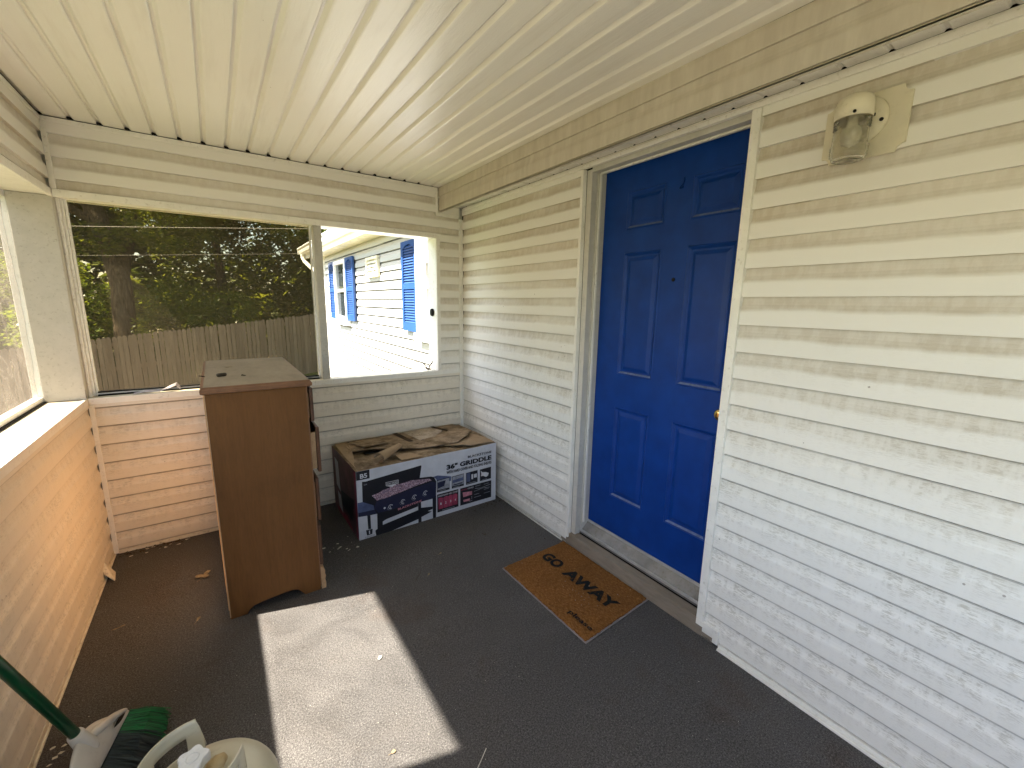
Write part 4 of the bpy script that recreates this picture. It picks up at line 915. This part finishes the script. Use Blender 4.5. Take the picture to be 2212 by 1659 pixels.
def ring(cu, cv, r0, r1, a0, a1, mat, lay):
    n = 14
    for k in range(n):
        a = math.radians(a0 + (a1 - a0) * k / n); b_ = math.radians(a0 + (a1 - a0) * (k + 1) / n)
        ART.append((mat, [(cu + r0 * math.cos(a), cv + r0 * math.sin(a)), (cu + r1 * math.cos(a), cv + r1 * math.sin(a)), (cu + r1 * math.cos(b_), cv + r1 * math.sin(b_)), (cu + r0 * math.cos(b_), cv + r0 * math.sin(b_))], lay))
for cu, cv in ((0.210, 0.175), (0.295, 0.187), (0.377, 0.198), (0.457, 0.207)):
    ring(cu, cv, 0.0125, 0.0155, 20, 300, 'c_line', 4); ring(cu - 0.004, cv - 0.003, 0.0185, 0.0200, 170, 300, 'c_grey', 4); ring(cu + 0.002, cv, 0.005, 0.0075, 60, 260, 'c_line', 4)
ring(0.1695, 0.176, 0.0, 0.007, 0, 360, 'c_line', 4)
for q in ([(0.183, 0.350), (0.268, 0.349), (0.268, 0.346), (0.183, 0.347)], [(0.184, 0.327), (0.267, 0.325), (0.267, 0.322), (0.184, 0.324)], [(0.183, 0.350), (0.186, 0.350), (0.187, 0.324), (0.184, 0.324)], [(0.265, 0.349), (0.268, 0.349), (0.268, 0.322), (0.265, 0.322)], [(0.189, 0.323), (0.254, 0.322), (0.224, 0.309)],
          [(0.852, 0.139), (0.90, 0.131), (0.99, 0.140), (0.99, 0.137), (0.90, 0.128), (0.852, 0.136)], [(0.846, 0.118), (0.92, 0.126), (0.985, 0.118), (0.985, 0.115), (0.92, 0.123), (0.846, 0.115)]): ART.append(('c_grey' if q[0][0] > 0.8 else 'c_line', q, 4))
names = sorted({a[0] for a in ART}); bm = bmesh.new()
for mn, poly, lay in ART:
    f = bm.faces.new([bm.verts.new(cw(max(0.001, u), v, -0.0006 * lay - 0.0004)) for u, v in poly]); f.material_index = names.index(mn)
bm.normal_update()
for f in bm.faces:
    if f.normal.y > 0: f.normal_flip()
off = Vector(carton.location)
for v in bm.verts: v.co -= off
me = bpy.data.meshes.new('printed_picture'); bm.to_mesh(me); bm.free(); link('printed_picture', me, [M[n] for n in names], carton)
XD = (ca, sa, 0)
def ct(body_, u, v, wd, ht, mat, lay=5, bold=0.0): return text('lettering', body_, cw(u, v, -0.0006 * lay - 0.0004), XD, (0, 0, 1), wd, ht, M[mat], carton, 0, bold)
ct('BLACKSTONE', 0.792, 0.388, 0.204, 0.018, 'c_black', bold=0.03)
ct('36" GRIDDLE', 0.619, 0.336, 0.378, 0.037, 'c_black', bold=0.05)
ct('WITH HARD COVER AND FOLDING SHELVES', 0.619, 0.304, 0.378, 0.022, 'c_black', bold=0.035)
ct('B5', 0.024, 0.412, 0.044, 0.030, 'c_line', bold=0.02)
t_ = ct('BLACKSTONE', 0.258, 0.134, 0.168, 0.015, 'c_pink', bold=0.03)
for v in t_.data.vertices: v.co.z += ((v.co.x + carton.location.x - BX0) - 0.258) * 0.10
ct('REAR GREASE', 0.189, 0.3295, 0.073, 0.0135, 'c_line', bold=0.01)
ct('INDEPENDENT HEAT ZONES', 0.551, 0.148, 0.155, 0.012, 'c_line', bold=0.01)
for k in range(4): ct('1234'[k], 0.567 + k * 0.0385, 0.085, 0.009, 0.017, 'c_line', bold=0.02)
ct('OMNI', 0.735, 0.146, 0.050, 0.012, 'c_red'); ct('VORE', 0.788, 0.1465, 0.052, 0.012, 'c_line')
ct('recycle', 0.037, 0.004, 0.060, 0.013, 'c_black'); ct('1', 0.062, 0.027, 0.006, 0.023, 'c_line', bold=0.03)
ct('5YR', 0.045, 0.362, 0.020, 0.010, 'c_grey')
# end face: red border strip, white label panel
bm = bmesh.new()
for mi, poly in ((0, [(0.002, 0.002), (0.048, 0.002), (0.040, 0.455), (0.002, 0.455)]), (1, [(0.40, 0.18), (0.50, 0.20), (0.52, 0.40), (0.43, 0.39)]), (1, [(0.36, 0.03), (0.46, 0.05), (0.48, 0.16), (0.40, 0.15)]), (0, [(0.09, 0.002), (0.50, 0.002), (0.52, 0.03), (0.25, 0.06)]), (2, [(0.06, 0.25), (0.38, 0.20), (0.37, 0.10), (0.12, 0.08)])):
    f = bm.faces.new([bm.verts.new((BX0 - 0.0012 - 0.0005 * mi - d * sa, BY0 + d * ca, z)) for d, z in poly]); f.material_index = mi
o_ = finish('end_print', bm, [M['c_red'], M['c_line'], M['c_black']], carton)
# torn flaps and rolled liner on top
def flap(poly, lifts, mat, nm='torn_flap', th=0.003):
    bm = bmesh.new(); top = [bm.verts.new(Vector(cw(u, BH + 0.004 + z, d))) for (u, d), z in zip(poly, lifts)]; bot = [bm.verts.new(v.co - Vector((0, 0, th))) for v in top]
    cx = sum((v.co for v in top), Vector()) / len(top); c1 = bm.verts.new(cx); c2 = bm.verts.new(cx - Vector((0, 0, th))); n = len(top)
    for i in range(n):
        j = (i + 1) % n; bm.faces.new((top[i], top[j], c1)); bm.faces.new((bot[j], bot[i], c2)); bm.faces.new((top[j], top[i], bot[i], bot[j]))
    return finish(nm, bm, mat, carton)
flap([(0.06, 0.585), (0.98, 0.585), (0.985, 0.34), (0.955, 0.25), (0.90, 0.19), (0.84, 0.16), (0.78, 0.12), (0.70, 0.13), (0.60, 0.14), (0.50, 0.16), (0.42, 0.20), (0.33, 0.22), (0.22, 0.27), (0.13, 0.29), (0.07, 0.31)],
     [0.006, 0.006, 0.026, 0.034, 0.028, 0.022, 0.014, 0.010, 0.010, 0.008, 0.010, 0.018, 0.026, 0.028, 0.020], M['card'])
flap([(0.67, 0.125), (0.74, 0.05), (0.80, 0.06), (0.82, 0.015), (1.03, 0.012), (1.03, 0.14), (0.98, 0.30), (0.92, 0.2)], [0.004, 0.018, 0.006, 0.010, 0.003, 0.002, 0.002, 0.004], M['card_clean'])
flap([(0.015, 0.57), (0.10, 0.56), (0.07, 0.33), (0.06, 0.25), (0.02, 0.10), (0.012, 0.03), (0.008, 0.3)], [0.010, 0.012, 0.020, 0.006, 0.003, 0.002, 0.006], M['card_clean'])
flap([(0.10, 0.51), (0.30, 0.53), (0.33, 0.34), (0.15, 0.33)], [0.024, 0.024, 0.027, 0.031], M['card'], 'stain_patch', 0.001)
flap([(0.445, 0.57), (0.485, 0.575), (0.52, 0.24), (0.485, 0.24)], [0.0148, 0.0148, 0.0165, 0.0165], M['card_stain'], 'stain_patch', 0.001)
flap([(0.545, 0.40), (0.572, 0.41), (0.59, 0.26), (0.572, 0.25)], [0.0160, 0.0160, 0.0170, 0.0170], M['card_stain'], 'stain_patch', 0.001)
flap([(0.765, 0.575), (0.797, 0.575), (0.845, 0.40), (0.822, 0.38)], [0.018, 0.018, 0.024, 0.022], M['card_stain'], 'stain_patch', 0.001)
flap([(0.52, 0.56), (0.76, 0.572), (0.80, 0.42), (0.70, 0.33), (0.56, 0.30)], [0.0162, 0.0160, 0.0205, 0.0185, 0.0172], M['c_paper'], 'paper_residue', 0.001)
flap([(0.30, 0.02), (0.46, 0.015), (0.40, 0.12), (0.30, 0.13)], [0.004, 0.003, 0.007, 0.006], M['card_clean'])
bm = bmesh.new(); A_, B_ = Vector(cw(0.165, BH + 0.012, 0.055)), Vector(cw(0.36, BH + 0.03, 0.20)); ax_ = (B_ - A_).normalized(); sd = ax_.cross(Vector((0, 0, 1))).normalized(); rows = []
for k in range(13):
    t = k / 12; c_ = A_.lerp(B_, t); R0 = 0.034 - 0.016 * t; row = []
    for j in range(15):
        a = math.radians(-100 + 290 * j / 14); row.append(bm.verts.new(c_ + sd * R0 * math.cos(a) * 1.15 + Vector((0, 0, 1)) * (R0 * math.sin(a) + R0 * 0.8)))
    rows.append(row)
for k in range(12):
    for j in range(14): bm.faces.new((rows[k][j], rows[k][j + 1], rows[k + 1][j + 1], rows[k + 1][j]))
o_ = finish('rolled_liner', bm, M['card_clean'], carton, True); md = o_.modifiers.new('thick', 'SOLIDIFY'); md.thickness = 0.002
bm = boxes([((BX0 + 0.13, BY0 + 0.26, BH + 0.0055), (BX0 + 0.32, BY0 + 0.30, BH + 0.007))]); finish('dark_gap', bm, M['black'], carton)
# stray leaf standing behind the carton
leafm('dead_leaf', -0.985, -0.10, 0.475, 0.030, 0.2, M['dark_leaf'], 'dark winged seed lying at the back left of the carton top', lobes=2, curl_=0.4, thin=0.4)

# ================================================================== DOORMAT
mat = thing('doormat', 'brown coir doormat printed with black words lying in front of the blue door', 'doormat', (-0.25, -1.71, 0))
mp = [(-0.500, -1.382), (0.0 - 0.016, -1.366), (-0.0155, -2.018), (-0.490, -2.047)]
def matmesh(inset, z0, z1, name, mt, jag=0.0, fuzz=False):
    nx, ny = 60, 76; bm = bmesh.new(); g = []
    for j in range(ny + 1):
        row = []
        for i in range(nx + 1):
            s, t = i / nx, j / ny
            p = (Vector(mp[0]).lerp(Vector(mp[1]), s)).lerp(Vector(mp[3]).lerp(Vector(mp[2]), s), t)
            cx, cy = -0.25, -1.71; x = cx + (p.x - cx) * (1 - inset); y = cy + (p.y - cy) * (1 - inset * 0.75)
            edge = i in (0, nx) or j in (0, ny)
            if edge and jag: x += random.uniform(-jag, jag); y += random.uniform(-jag, jag)
            z = z1 + (random.uniform(-0.0018, 0.0018) if fuzz else 0) + 0.002 * noise.noise((x * 8, y * 8, 0)) * (1 if fuzz else 0)
            row.append(bm.verts.new((x, y, z - (0.004 if edge and fuzz else 0))))
        g.append(row)
    for j in range(ny):
        for i in range(nx): bm.faces.new((g[j][i], g[j][i + 1], g[j + 1][i + 1], g[j + 1][i]))
    bd = [e for e in bm.edges if e.is_boundary]; r = bmesh.ops.extrude_edge_only(bm, edges=bd)
    for v in [x for x in r['geom'] if isinstance(x, bmesh.types.BMVert)]: v.co.z = z0
    return finish(name, bm, mt, mat)
matmesh(0.0, 0.002, 0.0050, 'rubber_backing', M['rubber']); matmesh(0.030, 0.0045, 0.0160, 'coir_pile', M['coir'], 0.0022, True)
def mtext(body_, x, y, wd, ht, bold, font_lift=0.0195):
    return text('lettering', body_, (x, y, font_lift), (0.03, -1, 0), (1, 0.03, 0), wd, ht, M['matink'], mat, 0, bold)
mtext('GO', -0.262, -1.430, 0.142, 0.078, 0.050); mtext('AWAY', -0.262, -1.618, 0.358, 0.078, 0.050); mtext('please', -0.445, -1.868, 0.148, 0.036, 0.018)

# ================================================================== BROOM
br = thing('broom', 'green handled angle broom with white cap leaning on the left half wall', 'broom', (-2.10, -1.62, 0))
S0 = Vector((-2.138, -1.728, 0.300)); S1 = Vector((-2.213, -1.806, 0.630)); hd_ = (S1 - S0).normalized()
bm = bmesh.new(); tube(bm, [S0 - hd_ * 0.03, S0 + hd_ * 0.98], 0.0128, 20); finish('handle', bm, M['broom_green'], br, True)
T0 = Vector((-2.088, -1.500, 0.130)); T1 = Vector((-2.122, -1.800, 0.175)); nb = Vector((1.0, 0.05, 0.30)).normalized()
bm = bmesh.new(); rows = []
# cap: wedge from tip T0 to heel T1, rising to the socket
for k in range(17):
    t = k / 16; base = T0.lerp(T1, t); hgt = 0.012 + 0.125 * (max(0, math.sin(PI * min(1, t * 0.72))) ** 1.25); hf = hgt
    top = base + (S0 - hd_ * 0.02 - T0.lerp(T1, 0.70)).normalized() * hf
    th = 0.012 + 0.014 * math.sin(PI * min(1, 0.12 + t * 0.8))
    row = [base + nb * th * 0.9, (base + top) / 2 + nb * th, top + nb * th * 0.35, top - nb * th * 0.35, (base + top) / 2 - nb * th, base - nb * th * 0.9]
    rows.append([bm.verts.new(p) for p in row])
for k in range(16):
    for j in range(6): bm.faces.new((rows[k][j], rows[k][(j + 1) % 6], rows[k + 1][(j + 1) % 6], rows[k + 1][j]))
bm.faces.new(rows[0][::-1]); bm.faces.new(rows[-1])
tube(bm, [S0 - hd_ * 0.085, S0 - hd_ * 0.04, S0 + hd_ * 0.012, S0 + hd_ * 0.016], [0.026, 0.022, 0.019, 0.0165], 20)
# raised rib from the socket to the tip
tube(bm, [S0 - hd_ * 0.03 + nb * 0.006, T0.lerp(T1, 0.45) + Vector((0, 0, 0.085)) + nb * 0.012, T0.lerp(T1, 0.2) + Vector((0, 0, 0.045)) + nb * 0.010, T0 + nb * 0.006 + Vector((0, 0, 0.010))], [0.016, 0.013, 0.010, 0.007], 10)
cap_slot = (T0.lerp(T1, 0.16) + Vector((0, 0, 0.030)) + nb * 0.0165, T0.lerp(T1, 0.50) + Vector((0.0, 0, 0.058)) + nb * 0.0235)
cp = finish('broom_cap', bm, M['broom_cap'], br, True); md = cp.modifiers.new('sub', 'SUBSURF'); md.levels = 1; md.render_levels = 2
bm = bmesh.new(); tube(bm, [cap_slot[0].lerp(cap_slot[1], k / 8) for k in range(9)], [0.001 + 0.0045 * math.sin(PI * k / 8) for k in range(9)], 8); finish('cap_slot', bm, M['black'], br, True)
def bristles(t0, t1, name, mt, n):
    V = []; Fc = []
    for _ in range(n):
        t = random.uniform(t0, t1); q = random.uniform(-0.016, 0.016); t = round(t * 38) / 38 + random.gauss(0, 0.010); p = T0.lerp(T1, t) + nb * q * 0.8
        f0 = Vector((-2.026, -1.437, 0.003)); f1 = Vector((-2.064, -1.800, 0.003)); e = f0.lerp(f1, t * 0.97 + random.gauss(0, 0.026)) + Vector((q * 2.2 + random.uniform(-0.012, 0.012), random.uniform(-0.006, 0.006), random.uniform(0, 0.034)))
        m_ = (p + e) / 2 + Vector((0.006, 0.002, 0.006)); wv = Vector((0.2, 1, 0.1)).normalized() * random.uniform(0.0009, 0.0017); o = len(V)
        for a in (p, m_, e): V.extend([a - wv, a + wv])
        Fc += [(o, o + 1, o + 3, o + 2), (o + 2, o + 3, o + 5, o + 4)]
    return raw(name, V, Fc, mt, br)
bristles(0.0, 0.34, 'bristles', M['bristle_green'], 2200); bristles(0.30, 1.0, 'bristles', M['bristle_dark'], 3600)

# ================================================================== PROPANE TANK
TX, TY = -1.853, -2.128
tank = thing('propane_tank', 'cream propane tank with white valve wheel on the carpet at the bottom edge', 'gas tank', (TX, TY, 0))
bm = bmesh.new(); prof = [(0.105, 0.0), (0.108, 0.0), (0.108, 0.030), (0.120, 0.038), (0.142, 0.055), (0.154, 0.080), (0.156, 0.10), (0.156, 0.185), (0.1575, 0.188), (0.1575, 0.194), (0.156, 0.197), (0.156, 0.262)]
for k in range(1, 12):
    a = PI / 2 * k / 12; prof.append((0.156 * math.cos(a) ** 0.55, 0.262 + 0.096 * math.sin(a)))
prof += [(0.03, 0.3585), (0.0, 0.3588)]
lathe(bm, [(r_ * 1.03, h_) for r_, h_ in prof], (TX + 0.006, TY + 0.010, 0), n=64); finish('tank_body', bm, M['tank'], tank, True)
def collar():
    V = []; Fc = []; n = 108; rowz = [0.325, 0.345, 0.362, 0.376, 0.390, 0.404, 0.418, 0.432, 0.446, 0.458]; a0, a1 = 80.0, 349.0
    keep = []
    for j, z in enumerate(rowz):
        for i in range(n + 1):
            a = math.radians(a0 + (a1 - a0) * i / n); rr = 0.099 + 0.004 * (z - 0.33) / 0.12; 
            ed = min(i, n - i); top = 0.458 - 0.0 ; zz = min(z, 0.345 + (ed + 1) * 0.030) if ed < 5 and j > 4 else z
            V.append((TX - 0.004 + rr * math.cos(a), TY + rr * math.sin(a), zz))
    for j in range(len(rowz) - 1):
        for i in range(n):
            deg = a0 + (a1 - a0) * (i + 0.5) / n; z = (rowz[j] + rowz[j + 1]) / 2
            hole = any(c - h < deg < c + h and zl < z < zh for c, h, zl, zh in ((120, 20, 0.372, 0.425), (214, 34, 0.368, 0.432), (306, 24, 0.368, 0.432)))
            low = z < 0.362 and any(c - h < deg < c + h for c, h in ((165, 12), (262, 12)))
            if hole or low: continue
            q = j * (n + 1) + i; Fc.append((q, q + 1, q + n + 2, q + n + 1))
    o = raw('collar', V, Fc, M['tank'], tank, True); md = o.modifiers.new('thick', 'SOLIDIFY'); md.thickness = 0.004; md.offset = 0
    return o
collar()
bm = bmesh.new(); lathe(bm, [(0.020, 0.34), (0.020, 0.352), (0.015, 0.355), (0.015, 0.395), (0.009, 0.398), (0.009, 0.42)], (TX, TY, 0), n=20)
vd = Vector((0.82, 0.57, 0)); vb = finish('valve', bm, M['brass'], tank, True)
bm = bmesh.new(); lathe(bm, [(0.0, -0.004), (0.012, 0.0), (0.013, 0.018), (0.0175, 0.020)] + [(0.0185 if k % 2 else 0.0168, 0.022 + k * 0.0035) for k in range(7)] + [(0.014, 0.048), (0.010, 0.056), (0.0, 0.058)], (TX + 0.008, TY + 0.006, 0.378), vd, 24)
finish('valve_plug', bm, M['plug'], tank, True)
bm = bmesh.new(); n = 60; top = []; bot = []; side = []
ctr = Vector((TX - 0.004, TY + 0.012, 0))
for k in range(n):
    a = 2 * PI * k / n; rr = 0.030 * (1 + 0.13 * math.cos(5 * a)); top.append(bm.verts.new(ctr + Vector((rr * 0.93 * math.cos(a), rr * 0.93 * math.sin(a), 0.441)))); side.append(bm.verts.new(ctr + Vector((rr * math.cos(a), rr * math.sin(a), 0.437)))); bot.append(bm.verts.new(ctr + Vector((rr * math.cos(a), rr * math.sin(a), 0.420))))
for A2, B2 in ((top, side), (side, bot)):
    for k in range(n): bm.faces.new((A2[k], A2[(k + 1) % n], B2[(k + 1) % n], B2[k]))
bm.faces.new(top); bm.faces.new(bot[::-1]); lathe(bm, [(0.011, 0.4412), (0.0118, 0.4425), (0.0128, 0.4425), (0.0136, 0.4412)], ctr, n=30)
finish('valve_wheel', bm, M['tank_white'], tank)

# ================================================================== OUTDOORS: fence, wires, trees
fence = thing('picket_fence', 'weathered grey brown wooden privacy fence with dog eared pickets behind the porch', 'fence', (-1.7, 10.9, -1.0))
FA, FB = Vector((-9.5, 10.4)), Vector((4.5, 11.35)); FL = (FB - FA).length; fd = (FB - FA).normalized(); fnrm = Vector((-fd.y, fd.x))
fz = lambda x: 0.507 + (x + 4.24) * 0.1174
V = []; Fc = []; s = 0
while s < FL:
    wd = 0.088 + random.uniform(-0.004, 0.004); p = FA + fd * s; tl = random.uniform(-0.012, 0.012); zt = fz(p.x) + random.uniform(-0.015, 0.012); zb = zt - 1.80; off_ = random.uniform(-0.006, 0.006)
    prof = [(0, zb), (wd, zb), (wd, zt - 0.035), (wd - 0.025, zt), (0.025, zt), (0, zt - 0.035)]; o = len(V); ang = random.uniform(-0.02, 0.02)
    for dd in (0, 0.016):
        for (u, z) in prof:
            q = p + fd * (u + tl * (z - zb) / 1.8) + fnrm * (dd + off_ + ang * u); V.append((q.x, q.y, z))
    Fc += [tuple(o + k for k in range(6))[::-1], tuple(o + 6 + k for k in range(6))] + [(o + k, o + (k + 1) % 6, o + 6 + (k + 1) % 6, o + 6 + k) for k in range(6)]
    s += wd + random.uniform(0.006, 0.013)
raw('picket_panel', V, Fc, M['fence'], fence)
for h in (0.25, 0.95, 1.55):
    bm = bmesh.new(); a = FA + fnrm * 0.03; b_ = FB + fnrm * 0.03; za, zb = fz(FA.x) - 1.8 + h, fz(FB.x) - 1.8 + h
    prism(bm, [(a.x, a.y, za), (a.x + fnrm.x * 0.04, a.y + fnrm.y * 0.04, za), (a.x + fnrm.x * 0.04, a.y + fnrm.y * 0.04, za + 0.085), (a.x, a.y, za + 0.085)], (b_.x - a.x, b_.y - a.y, zb - za)); finish('rail', bm, M['fence'], fence)
def wire(a, b, sag, r, lab):
    bm = bmesh.new(); a = Vector(a); b = Vector(b); tube(bm, [a.lerp(b, k / 24) - Vector((0, 0, sag * 4 * (k / 24) * (1 - k / 24))) for k in range(25)], r, 5)
    return tag(finish('overhead_wire', bm, M['wire'], None, org=tuple(a)), lab, 'wire', 'overhead wires')
wire((-13.0, 15.6, 2.95), (9.0, 1.5, 3.25), 0.12, 0.007, 'upper overhead wire crossing in front of the trees')
wire((-13.0, 15.6, 2.20), (9.0, 1.5, 2.95), 0.15, 0.0028, 'thin lower overhead wire crossing in front of the trees')
bm = bmesh.new(); tube(bm, [(-0.028, 1.16 + 0.19 * math.cos(t) * (1 if t < 4 else 0.9), 0.90 + 0.085 * math.sin(t)) for t in [0.3 + 5.2 * k / 30 for k in range(31)]], 0.004, 6)
tag(finish('cable_loop', bm, M['wire'], None, org=(-0.02, 1.16, 0.9)), 'thin cable hanging in a loop on the sunlit house siding', 'cable')

def leaf_cloud(name, blobs, n, size, mt, parent, seed=1, droop=0.3):
    rnd = random.Random(seed); V = []; Fc = []; tot = sum(b[3] * b[3] for b in blobs)
    for (cx, cy, cz, r, sq) in blobs:
        m_ = int(n * r * r / tot)
        for _ in range(m_):
            while True:
                x, y, z = rnd.uniform(-1, 1), rnd.uniform(-1, 1), rnd.uniform(-1, 1); q = x * x + y * y + z * z
                if q < 1: break
            k = (0.45 + 0.55 * rnd.random() ** 0.5) / max(0.25, math.sqrt(q)) if q > 0.06 else 1.0
            x, y, z = x * k, y * k, z * k
            px, py, pz = cx + x * r, cy + y * r, cz + z * r * sq
            if noise.noise((px * 0.9, py * 0.9, pz * 1.1)) < -0.22: continue
            a = rnd.uniform(0, 2 * PI); el = rnd.uniform(-0.9, 0.5); d = Vector((math.cos(a) * math.cos(el), math.sin(a) * math.cos(el), math.sin(el)))
            e = d.cross(Vector((rnd.uniform(-1, 1), rnd.uniform(-1, 1), 1.2))).normalized(); s_ = size * rnd.uniform(0.6, 1.3); P = Vector((px, py, pz)); o = len(V)
            V.extend([P, P + d * s_ * 0.5 + e * s_ * 0.30, P + d * s_, P + d * s_ * 0.5 - e * s_ * 0.30]); Fc.append((o, o + 1, o + 2, o + 3))
    return raw(name, V, Fc, mt, parent)
def trunk(parent, limbs):
    bm = bmesh.new()
    for pts, rr in limbs:
        P = [Vector(p) for p in pts]; Q = []; R_ = []
        for i in range(len(P) - 1):
            for k in range(5):
                t = k / 5; q = P[i].lerp(P[i + 1], t) + Vector((noise.noise((P[i].z + t, i, 1)), noise.noise((t, P[i].x, i)), 0)) * 0.05; Q.append(q); R_.append(rr[i] + (rr[i + 1] - rr[i]) * t)
        Q.append(P[-1]); R_.append(rr[-1]); tube(bm, Q, R_, 14)
    for v in bm.verts: v.co += Vector((noise.noise(v.co * 5), noise.noise(v.co * 5 + Vector((9, 0, 0))), 0)) * 0.03
    return finish('trunk', bm, M['bark'], parent, True)
# main forked tree behind the fence
t = thing('forked_tree', 'large dark barked forked tree rising behind the fence at left', 'tree', (-3.85, 13.0, -1.3))
trunk(t, [([(-3.86, 13.0, -1.5), (-3.84, 12.98, 0.5), (-3.82, 13.2, 1.9), (-3.98, 13.6, 2.9), (-4.35, 14.2, 4.2), (-4.8, 14.6, 6.0), (-5.2, 14.8, 8.5)], [0.36, 0.26, 0.25, 0.24, 0.22, 0.18, 0.10]),
          ([(-3.84, 13.2, 1.9), (-3.62, 13.5, 2.9), (-3.45, 13.9, 4.2), (-3.2, 14.1, 6.4), (-3.0, 14, 8.0)], [0.19, 0.17, 0.15, 0.12, 0.07]),
          ([(-4.15, 13.9, 3.5), (-4.9, 13.7, 4.0), (-5.8, 13.2, 4.25), (-7.0, 13.0, 4.8)], [0.12, 0.10, 0.07, 0.04]),
          ([(-3.45, 13.9, 4.0), (-2.4, 13.0, 4.8), (-1.2, 12.3, 5.1), (0.0, 12.0, 4.9)], [0.10, 0.08, 0.06, 0.03]),
          ([(-3.95, 13.5, 2.8), (-4.6, 13.1, 2.9), (-5.3, 12.8, 3.4)], [0.05, 0.04, 0.02])])
leaf_cloud('crown', [(-4.5, 13.5, 7.0, 2.6, 0.8), (-1.8, 12.6, 6.2, 2.2, 0.7), (-6.6, 13.0, 8.2, 1.8, 0.6), (-1.2, 12.5, 4.7, 1.6, 0.55), (-5.7, 12.8, 4.5, 1.1, 0.6), (-4.2, 12.6, 3.0, 0.75, 0.6), (-2.6, 12.6, 3.4, 1.1, 0.6), (0.4, 12.4, 4.3, 1.3, 0.7)], 38000, 0.13, M['leaf_mid'], t, 3)
BG = [('dark_tree', 'dark leafy tree filling the middle of the view behind the fence', 'tree', -1.4, 15.6, [(-1.4, 15.2, 3.2, 1.9, 0.9), (-0.3, 15.0, 2.0, 1.5, 0.9), (-2.3, 15.3, 4.6, 1.8, 0.8), (0.3, 15.2, 4.6, 2.0, 0.9), (-0.8, 15.4, 6.4, 2.4, 0.8), (-2.0, 16.2, 3.9, 1.6, 0.8), (-0.6, 16.4, 4.2, 1.6, 0.8)], 'leaf_dark', 42000, 0.125, 0.16),
      ('dark_tree', 'dark leafy tree close beside the eave of the house', 'tree', 2.0, 15.2, [(1.8, 14.8, 2.6, 1.7, 0.9), (2.6, 14.8, 4.4, 2.1, 0.9), (1.2, 15.0, 1.4, 1.1, 0.8), (3.8, 15, 6.2, 2.4, 0.8), (4.4, 15, 3.0, 1.8, 1.0)], 'leaf_dark', 32000, 0.125, 0.15),
      ('sunlit_bush', 'yellow green sunlit bush just behind the fence left of the forked trunk', 'bush', -5.3, 13.6, [(-5.2, 12.6, 0.7, 0.95, 0.8), (-4.5, 13.9, 1.2, 0.9, 0.9), (-5.5, 14.0, 2.0, 1.0, 0.9)], 'leaf_lime', 11000, 0.11, 0.03),
      ('sunlit_bush', 'yellow green sunlit bush behind the fence right of the forked trunk', 'bush', -2.7, 13.8, [(-2.9, 12.6, 0.7, 0.75, 0.8), (-2.1, 12.5, 0.9, 0.8, 0.8), (-2.7, 13.2, 1.6, 0.9, 0.8), (-1.3, 12.6, 1.2, 0.7, 0.8)], 'leaf_lime', 9000, 0.10, 0.03),
      ('leaning_tree', 'slim leafy tree standing left of the forked tree, partly behind the corner post', 'tree', -8.6, 15.5, [(-9.2, 16.8, 4.2, 1.7, 0.9), (-9.8, 16.6, 2.4, 1.6, 0.9), (-7.6, 17.4, 3.0, 1.5, 0.9), (-9.5, 17.2, 6.6, 1.9, 0.8)], 'leaf_mid', 20000, 0.14, 0.17),
      ('yard_tree', 'broad leafy tree seen through the plastic sheet at the far left', 'tree', -12.5, 17.0, [(-12.5, 17, 4.2, 2.6, 0.8), (-14.4, 17, 3.0, 2.2, 0.8), (-11.2, 17, 6.5, 2.4, 0.8)], 'leaf_mid', 9000, 0.17, 0.26)]
for (nm, lab, cat, x, y, bl, mt, n_, sz, tr) in BG:
    t = thing(nm, lab, cat, (x, y, GZ(x, y)), 'trees and bushes beyond the fence')
    top = max(b[2] for b in bl); trunk(t, [([(x, y, GZ(x, y) - 0.2), (x + 0.05, y, 1.0), (x - 0.08, y + 0.1, top * 0.55), (x + 0.1, y, top)], [tr * 1.3, tr, tr * 0.8, tr * 0.3])])
    leaf_cloud('crown', bl, n_, sz, M[mt], t, int(x * 10) + 50)
# the wood behind everything
bl = []
rw = random.Random(5)
for k in range(40):
    x = -24 + k * 0.95; bl.append((x, 19.5 + rw.uniform(-1, 1.5), rw.uniform(-1.0, 1.2), rw.uniform(1.6, 2.3), 0.9)); bl.append((x, 22 + rw.uniform(-1.5, 2.5), rw.uniform(0.5, 3.5), rw.uniform(2.0, 3.0), 0.9)); bl.append((x, 23 + rw.uniform(-1, 2), rw.uniform(4.5, 9.0), rw.uniform(2.4, 3.2), 0.9))
o = leaf_cloud('far_wood', bl, 95000, 0.44, M['leaf_dark'], None, 77); o['kind'] = 'stuff'; o['label'] = 'dense far wood closing the view behind the trees'
